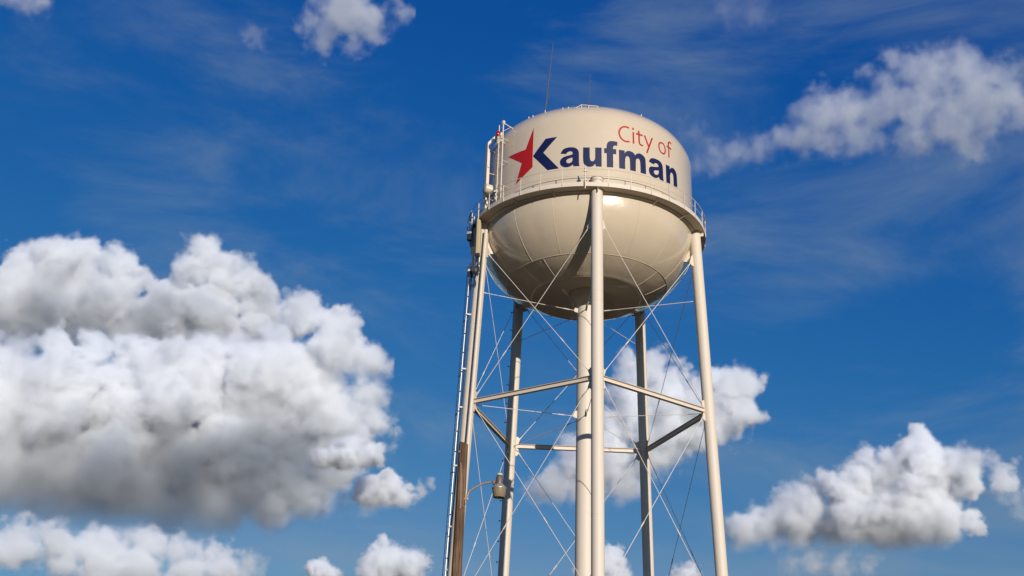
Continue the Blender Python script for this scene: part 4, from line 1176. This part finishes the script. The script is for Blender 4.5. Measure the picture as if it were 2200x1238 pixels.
# ------------------------------------------------------------------ clouds: real volumes far behind the tower, plus two shading banks added out of view
def cloud_material(name, dens, aniso):
    m_ = bpy.data.materials.new(name)
    m_.use_nodes = True
    nt_ = m_.node_tree
    nt_.nodes.clear()
    o_ = nt_.nodes.new("ShaderNodeOutputMaterial")
    v_ = nt_.nodes.new("ShaderNodeVolumePrincipled")
    v_.inputs["Color"].default_value = (0.978, 0.986, 1.0, 1)
    v_.inputs["Density"].default_value = dens
    v_.inputs["Density Attribute"].default_value = "density"
    v_.inputs["Anisotropy"].default_value = aniso
    nt_.links.new(v_.outputs[0], o_.inputs["Volume"])
    return m_

def cloud(label, dist, balls, base=None, seed=0.0, vox_px=3.0, soft=0.26, mfp=0.12, scale=1.0, billow=0.62, fbm=1.7, warp=0.9, group="white clouds in the sky", thin=1.0, flat=0.6, rough=0.55, wisp=7.0, footsoft=0.8, grow=0.36, calm=1.0, feather=1.5, fine=0.75, lobes=3.0, world=None):
    """balls: (x, y, radius[, depth]) in photograph pixels, put at a real distance.  amp, soft and mfp are fractions of the mean radius."""
    px = dist/FPX
    cen = [CAM_LOC + ray(b[0], b[1])*dist for b in balls]
    if world:
        cen = [Vector(w[:3]) for w in world]
        balls = [(0, 0, w[3]/px) for w in world]
    mid = sum(cen, Vector())/len(cen)
    d0 = (mid - CAM_LOC).normalized()
    fw = Vector((d0.x, d0.y, 0)).normalized()
    sp = []
    for b, c_ in zip(balls, cen):
        r = b[2]*px
        dz = b[3]*px if len(b) > 3 else 0.0
        sp.append((c_ + fw*dz - mid, r))
    rm = sum(r for _, r in sp)/len(sp)*scale
    pad = 0.25*rm
    lo = Vector([min(c_[i] - r for c_, r in sp) - pad for i in range(3)])
    hi = Vector([max(c_[i] + r for c_, r in sp) + pad for i in range(3)])
    ng = bpy.data.node_groups.new("cloud_shape", 'GeometryNodeTree')
    ng.interface.new_socket("Geometry", in_out='INPUT', socket_type='NodeSocketGeometry')
    ng.interface.new_socket("Geometry", in_out='OUTPUT', socket_type='NodeSocketGeometry')
    N, L = ng.nodes, ng.links
    go = N.new("NodeGroupOutput")
    def M(op, a_, b_=None, c_=None, clamp=False):
        n = N.new("ShaderNodeMath")
        n.operation = op
        n.use_clamp = clamp
        for i, v in enumerate((a_, b_, c_)):
            if v is None:
                continue
            if hasattr(v, "is_output"):
                L.new(v, n.inputs[i])
            else:
                n.inputs[i].default_value = v
        return n.outputs[0]
    def VM(op, a_, b_=None, s=None):
        n = N.new("ShaderNodeVectorMath")
        n.operation = op
        for i, v in enumerate((a_, b_)):
            if v is None:
                continue
            if hasattr(v, "is_output"):
                L.new(v, n.inputs[i])
            else:
                n.inputs[i].default_value = v
        if s is not None:
            n.inputs["Scale"].default_value = s
        return n
    def noise(vec, sc, detail, rough_, col=False):
        n = N.new("ShaderNodeTexNoise")
        n.inputs["Scale"].default_value = sc
        n.inputs["Detail"].default_value = detail
        n.inputs["Roughness"].default_value = rough_
        L.new(vec, n.inputs["Vector"])
        return n.outputs["Color" if col else "Fac"]
    pos = N.new("GeometryNodeInputPosition").outputs[0]
    off = VM('ADD', pos, (seed*917.3, seed*311.7, seed*127.1)).outputs[0]
    def jolt(vec, sc, det, amount):
        w_ = VM('SUBTRACT', noise(off, sc/rm, det, 0.55, True), (0.5, 0.5, 0.5)).outputs[0]
        return VM('ADD', vec, VM('SCALE', w_, None, rm*amount).outputs[0]).outputs[0]
    wp = jolt(pos, 0.8, 3, warp)
    acc = None
    for c_, r in sp:
        d_ = M('SUBTRACT', VM('DISTANCE', wp, tuple(c_)).outputs["Value"], r)
        acc = d_ if acc is None else M('SMOOTH_MIN', acc, d_, rm*0.12)
    def cells(sc, det, rg):
        v_ = N.new("ShaderNodeTexVoronoi")
        v_.feature = 'F1'
        v_.inputs["Scale"].default_value = sc/rm
        v_.inputs["Detail"].default_value = det
        v_.inputs["Roughness"].default_value = rg
        v_.inputs["Lacunarity"].default_value = 2.15
        L.new(jolt(off, 2.0, 5, 0.55), v_.inputs["Vector"])
        return v_.outputs["Distance"]
    lob = M('MULTIPLY', M('SUBTRACT', cells(0.85, lobes, rough), 0.42), billow)
    fb = M('MULTIPLY', M('SUBTRACT', 0.5, noise(off, 1.1/rm, 5, 0.58)), fbm)
    fb = M('ADD', fb, M('MULTIPLY', M('SUBTRACT', 0.5, noise(jolt(off, 3.0, 3, 0.25), 3.6/rm, 7, 0.66)), fine))
    relief = M('ADD', lob, fb)
    if calm < 1:                                       # smoother, flatter relief towards the foot
        sep3 = N.new("ShaderNodeSeparateXYZ")
        L.new(pos, sep3.inputs[0])
        mr3 = N.new("ShaderNodeMapRange")
        mr3.interpolation_type = 'SMOOTHSTEP'
        mr3.inputs[1].default_value, mr3.inputs[2].default_value = lo.z + pad, lo.z + pad + 0.6*(hi.z - lo.z - 2*pad)
        mr3.inputs[3].default_value, mr3.inputs[4].default_value = calm, 1.0
        L.new(sep3.outputs[2], mr3.inputs[0])
        relief = M('MULTIPLY', relief, mr3.outputs[0])
    dd = M('MULTIPLY_ADD', M('ADD', relief, -grow), rm, acc)
    # firm in some places, ragged and thin in others
    wv = M('POWER', M('MULTIPLY', noise(VM('ADD', off, (31.0, 77.0, 5.0)).outputs[0], 0.7/rm, 3, 0.5), 1.3), 4.0)
    edge = M('MULTIPLY', M('MULTIPLY_ADD', wv, wisp, 0.5), rm*soft)
    if base is not None:
        zb = (CAM_LOC + ray(base[0], base[1])*dist - mid).z
        sepn = N.new("ShaderNodeSeparateXYZ")
        L.new(pos, sepn.inputs[0])
        over = M('SUBTRACT', sepn.outputs[2], zb)
        over = M('ADD', over, M('MULTIPLY', M('SUBTRACT', noise(off, 1.0/rm, 6, 0.55), 0.5), rm*0.9))
        foot = M('DIVIDE', over, rm*footsoft, None, True)
    else:
        foot = None
    den = M('DIVIDE', M('MULTIPLY', dd, -1.0), edge)
    den = M('POWER', M('MINIMUM', M('MAXIMUM', den, 0.0), 1.0), feather)
    if foot is not None:
        den = M('MULTIPLY', den, M('POWER', foot, 1.5))
    # denser heads, thinner foot
    if flat < 1:
        sep2 = N.new("ShaderNodeSeparateXYZ")
        L.new(pos, sep2.inputs[0])
        mr = N.new("ShaderNodeMapRange")
        mr.inputs[1].default_value, mr.inputs[2].default_value = lo.z + pad, hi.z - pad
        mr.inputs[3].default_value, mr.inputs[4].default_value = flat, 1.0
        L.new(sep2.outputs[2], mr.inputs[0])
        den = M('MULTIPLY', den, mr.outputs[0])
    vc = N.new("GeometryNodeVolumeCube")
    L.new(den, vc.inputs["Density"])
    vc.inputs["Min"].default_value = lo
    vc.inputs["Max"].default_value = hi
    vox = vox_px*px
    for i, ax in enumerate("XYZ"):
        vc.inputs["Resolution " + ax].default_value = max(8, int((hi[i] - lo[i])/vox))
    sm_ = N.new("GeometryNodeSetMaterial")
    mt = cloud_material("cloud_vapour", thin/(rm*mfp), 0.0)
    sm_.inputs["Material"].default_value = mt
    L.new(vc.outputs[0], sm_.inputs[0])
    L.new(sm_.outputs[0], go.inputs[0])
    me = bpy.data.volumes.new("cloud")
    me.materials.append(mt)
    o = bpy.data.objects.new("cloud", me)
    o.location = mid
    COL.objects.link(o)
    md = o.modifiers.new("shape", 'NODES')
    md.node_group = ng
    o["label"] = label
    o["category"] = "cloud"
    if group:
        o["group"] = group
    return o


WS = "thin ragged clouds high in the sky"
CU = "cumulus clouds low in the sky"
cloud("largest grey-bottomed cumulus at left with bright heads at its right end", 2200,
      [(640, 680, 40), (605, 710, 44, 30), (690, 700, 38), (752, 728, 40, 30), (785, 778, 40), (720, 765, 62, -20), (790, 838, 36, 20), (770, 900, 40, 30), (520, 740, 36, 40), (450, 752, 46, 20), (360, 770, 42, 50), (290, 765, 48, 20), (200, 755, 44, 40), (120, 765, 44), (40, 765, 50, 30), (-30, 780, 55),
       (560, 815, 80, -30), (650, 830, 85), (470, 840, 90, 30), (380, 850, 95, -50), (250, 880, 100, 20), (110, 870, 95, -40), (0, 890, 95), (120, 990, 85), (250, 1000, 85, -40), (380, 985, 90), (500, 960, 85, -20), (600, 930, 80, 20), (690, 890, 70), (-10, 1000, 90),
       (60, 1060, 60), (180, 1070, 60), (300, 1070, 65), (420, 1065, 65), (530, 1040, 60), (620, 1010, 55), (240, 1100, 60), (360, 1110, 60), (470, 1090, 55), (120, 1085, 50), (700, 985, 62), (745, 915, 58), (660, 1045, 50), (580, 1090, 45), (790, 900, 34), (548, 880, 75, -20), (300, 900, 80, -20)],
      base=(350, 1165), seed=1, vox_px=3.3, calm=0.45, footsoft=1.8, scale=1.35, lobes=4.0, grow=0.42, fbm=1.15, billow=0.5, warp=0.6, soft=0.20, mfp=0.095)
cloud("cumulus bank with two raised heads behind the largest grey-bottomed cloud", 2900,
      [(110, 565, 58), (60, 595, 58), (0, 620, 52), (165, 545, 38), (255, 585, 45), (295, 603, 38), (432, 545, 34), (415, 585, 46), (480, 600, 48), (530, 612, 45), (558, 640, 40),
       (100, 640, 78), (220, 650, 70), (350, 670, 62), (450, 665, 72), (0, 665, 62), (555, 680, 48), (480, 700, 48), (380, 705, 48), (260, 705, 52), (110, 705, 54), (0, 705, 58), (170, 600, 50), (620, 690, 40), (60, 735, 50), (180, 735, 48), (300, 740, 48), (420, 735, 48), (-20, 735, 50)], base=(300, 800), seed=5, calm=0.5, footsoft=1.6, vox_px=3.3, scale=1.2, lobes=4.0, grow=0.42, fbm=1.2, billow=0.5, warp=0.6, soft=0.22, mfp=0.105)
cloud("long white cumulus sloping up to the right, right of the tower legs", 2400,
      [(1605, 1150, 44), (1650, 1130, 48), (1690, 1110, 56), (1720, 1140, 44), (1740, 1075, 55), (1800, 1050, 58), (1860, 1030, 55), (1840, 1100, 75), (1930, 1060, 85), (1905, 1000, 40), (1990, 1010, 70), (1985, 952, 36), (1950, 970, 32), (2060, 1015, 52), (2085, 985, 28), (2130, 990, 24), (2150, 1030, 30), (1990, 1110, 70), (1900, 1130, 60), (2000, 1060, 60), (1800, 1135, 50), (1980, 1140, 50)],
      base=(1800, 1195), seed=2, footsoft=1.1, calm=0.6, scale=1.1, fbm=1.5, grow=0.40)
cloud("broken grey-white cumulus showing between the tower legs", 2600,
      [(1350, 795, 32), (1400, 795, 46), (1445, 812, 40), (1360, 865, 62), (1430, 885, 78), (1325, 915, 60), (1500, 870, 62), (1560, 825, 50), (1602, 830, 42), (1585, 885, 52), (1535, 905, 56), (1470, 930, 58),
       (1245, 990, 62), (1190, 1035, 52), (1300, 985, 68), (1345, 1040, 50), (1405, 960, 66), (1260, 1060, 50), (1150, 1060, 36)], base=(1350, 1110), seed=7, thin=0.7, footsoft=1.6, calm=0.7)
cloud("small cloud at the bottom edge just right of the front tower leg", 1500, [(1300, 1205, 40), (1270, 1232, 40), (1325, 1228, 34)], seed=18, vox_px=3.2, thin=0.8)
cloud("tiny cloud at the bottom edge between the two right-hand tower legs", 1500, [(1480, 1232, 26), (1462, 1240, 22)], seed=19, vox_px=3.2, thin=0.8)
cloud("small rounded white cloud just left of the yard light", 2000, [(792, 1066, 36), (830, 1046, 40), (862, 1068, 32), (815, 1070, 38)], base=(830, 1100), seed=9, vox_px=3.2)
cloud("small white puff against the right edge of the largest grey-bottomed cloud", 1900, [(690, 988, 34), (740, 975, 44), (790, 982, 38), (760, 960, 30)], base=(740, 1025), seed=10, vox_px=3.2)
cloud("low cloud cut by the bottom left edge of the sky view", 1700, [(30, 1172, 52), (80, 1182, 38), (-20, 1180, 50), (220, 1212, 52), (300, 1216, 58), (400, 1228, 52), (480, 1222, 48), (200, 1190, 28), (130, 1215, 40), (340, 1190, 34), (460, 1195, 30), (120, 1168, 46), (180, 1172, 46), (250, 1172, 48), (320, 1172, 46), (390, 1185, 46), (540, 1215, 36)], seed=11, thin=0.4)
cloud("lone white cumulus head at the bottom edge, left of the wooden pole", 1500, [(840, 1208, 46), (800, 1226, 36), (882, 1216, 38), (832, 1186, 26)], seed=12, vox_px=3.2)
cloud("tiny white cloud at the bottom edge left of the lone cumulus head", 1500, [(685, 1232, 30), (712, 1236, 20)], seed=13, vox_px=3.0)
cloud("long ragged white cloud at the upper right", 1500,
      [(1765, 255, 54), (1730, 287, 41), (1830, 242, 49), (1880, 242, 41), (1930, 228, 49), (1960, 152, 37), (1930, 130, 24), (2010, 160, 54), (2070, 152, 46), (2085, 195, 54), (2000, 205, 49), (2125, 235, 54), (2060, 260, 56), (2185, 225, 41), (2120, 285, 32), (1970, 235, 49), (1690, 300, 32), (1655, 310, 27), (1900, 200, 44), (1850, 290, 40), (1960, 300, 44), (2080, 310, 40), (2150, 170, 40), (1780, 300, 36)],
      seed=14, thin=0.075, soft=0.9, fbm=3.2, warp=1.6, wisp=2.0, billow=0.1, flat=0.8, group=WS)
cloud("ragged white cloud cut by the top edge", 1800,
      [(740, 20, 58), (792, 48, 42), (700, 70, 36), (668, 48, 26), (692, 95, 22), (762, 88, 26), (855, 18, 24), (750, -20, 50)], seed=15, thin=0.075, soft=0.9, fbm=3.2, warp=1.6, wisp=2.0, billow=0.1, flat=0.9, group=WS)
cloud("faint torn wisp just right of the tank", 1500, [(1485, 285, 26), (1530, 335, 38), (1580, 325, 36), (1625, 318, 28), (1500, 350, 26)], seed=16, thin=0.04, soft=0.8, fbm=3.2, warp=1.6, billow=0.1, flat=0.9, group=WS)
cloud("faint small wisp left of the cloud cut by the top edge", 1800, [(535, 72, 20), (555, 90, 22)], seed=17, thin=0.022, soft=0.8, fbm=3.2, warp=1.6, billow=0.1, flat=0.9, group=WS)
# after these scraps, an unseen cloud bank is added behind the camera, up-sun of the big cumulus, whose shadow greys the lower half of it
cloud("grey scrap of vapour left of the small cloud by the yard light", 2000, [(690, 1066, 26), (735, 1080, 30), (785, 1090, 24)], seed=32, thin=0.05, soft=0.8, fbm=2.4, billow=0.1, warp=1.2)
cloud("torn white shred at the right end of the small cloud by the yard light", 2000, [(905, 1052, 16), (922, 1040, 13), (893, 1068, 13)], seed=33, thin=0.12, soft=0.7, fbm=2.6, billow=0.1, warp=1.4, vox_px=2.6)
cloud("tiny puff with a ragged foot right of the long white cumulus", 2400, [(2085, 1118, 24), (2100, 1132, 20), (2072, 1130, 16)], seed=34, thin=0.4, vox_px=2.8)
cloud("grey strip of cloud under the long white cumulus", 2400, [(1700, 1215, 22), (1750, 1212, 28), (1810, 1215, 26), (1870, 1208, 22)], seed=35, thin=0.12, soft=0.7, fbm=2.4, billow=0.1, warp=1.2)
cloud("ragged scrap of cloud at the right edge above the tiny puff", 2400, [(2170, 1060, 26), (2195, 1100, 22), (2150, 1020, 20)], seed=36, thin=0.08, soft=0.8, fbm=2.6, billow=0.1, warp=1.4)
cloud("white scrap of cloud at the top left corner", 1600, [(50, 4, 26), (85, 8, 24), (20, -8, 24)], seed=37, thin=0.09, soft=0.8, fbm=2.6, billow=0.1, warp=1.4, group=WS)
cloud("faint scrap just right of the largest grey-bottomed cumulus", 2200, [(838, 900, 16), (850, 930, 14), (842, 960, 12)], seed=38, thin=0.10, soft=0.8, fbm=2.8, billow=0.1, warp=1.6, vox_px=2.6)
cloud("faint scrap at the top edge above the long ragged cloud", 1500, [(1570, 10, 44), (1620, 25, 40), (1580, 45, 34)], seed=39, thin=0.03, soft=0.9, fbm=2.6, billow=0.1, warp=1.4, group=WS)
bank = []  # added out-of-view cloud, there only to shadow the big cumulus's lower half
for xx, yy, rr in ((-60, 1040, 85), (90, 1030, 95), (240, 1030, 95), (390, 1025, 100), (520, 1005, 95), (640, 975, 80), (720, 930, 55), (150, 1110, 80), (330, 1115, 85), (500, 1090, 75)):
    c_ = CAM_LOC + ray(xx, yy + 40)*2200 + to_sun*5200
    bank.append((c_.x, c_.y, c_.z, rr))
cloud("unseen cloud bank added behind the viewer to shade the largest grey-bottomed cumulus", 2200, [], world=bank, seed=21, vox_px=14, thin=0.19, lobes=2.0, flat=1.0, soft=0.5)
bank = []  # second added bank, also out of view, to dim the far cumulus base
for xx, yy, rr in ((-40, 690, 85), (80, 690, 85), (200, 690, 85), (320, 700, 85), (440, 690, 90), (550, 680, 75), (640, 690, 60)):
    c_ = CAM_LOC + ray(xx, yy)*2900 + to_sun*6500
    bank.append((c_.x, c_.y, c_.z, rr))
cloud("thin unseen cloud bank added behind the viewer to shade the cumulus bank with two heads", 2200, [], world=bank, seed=23, vox_px=14, thin=0.12, lobes=2.0, flat=1.0, soft=0.8)
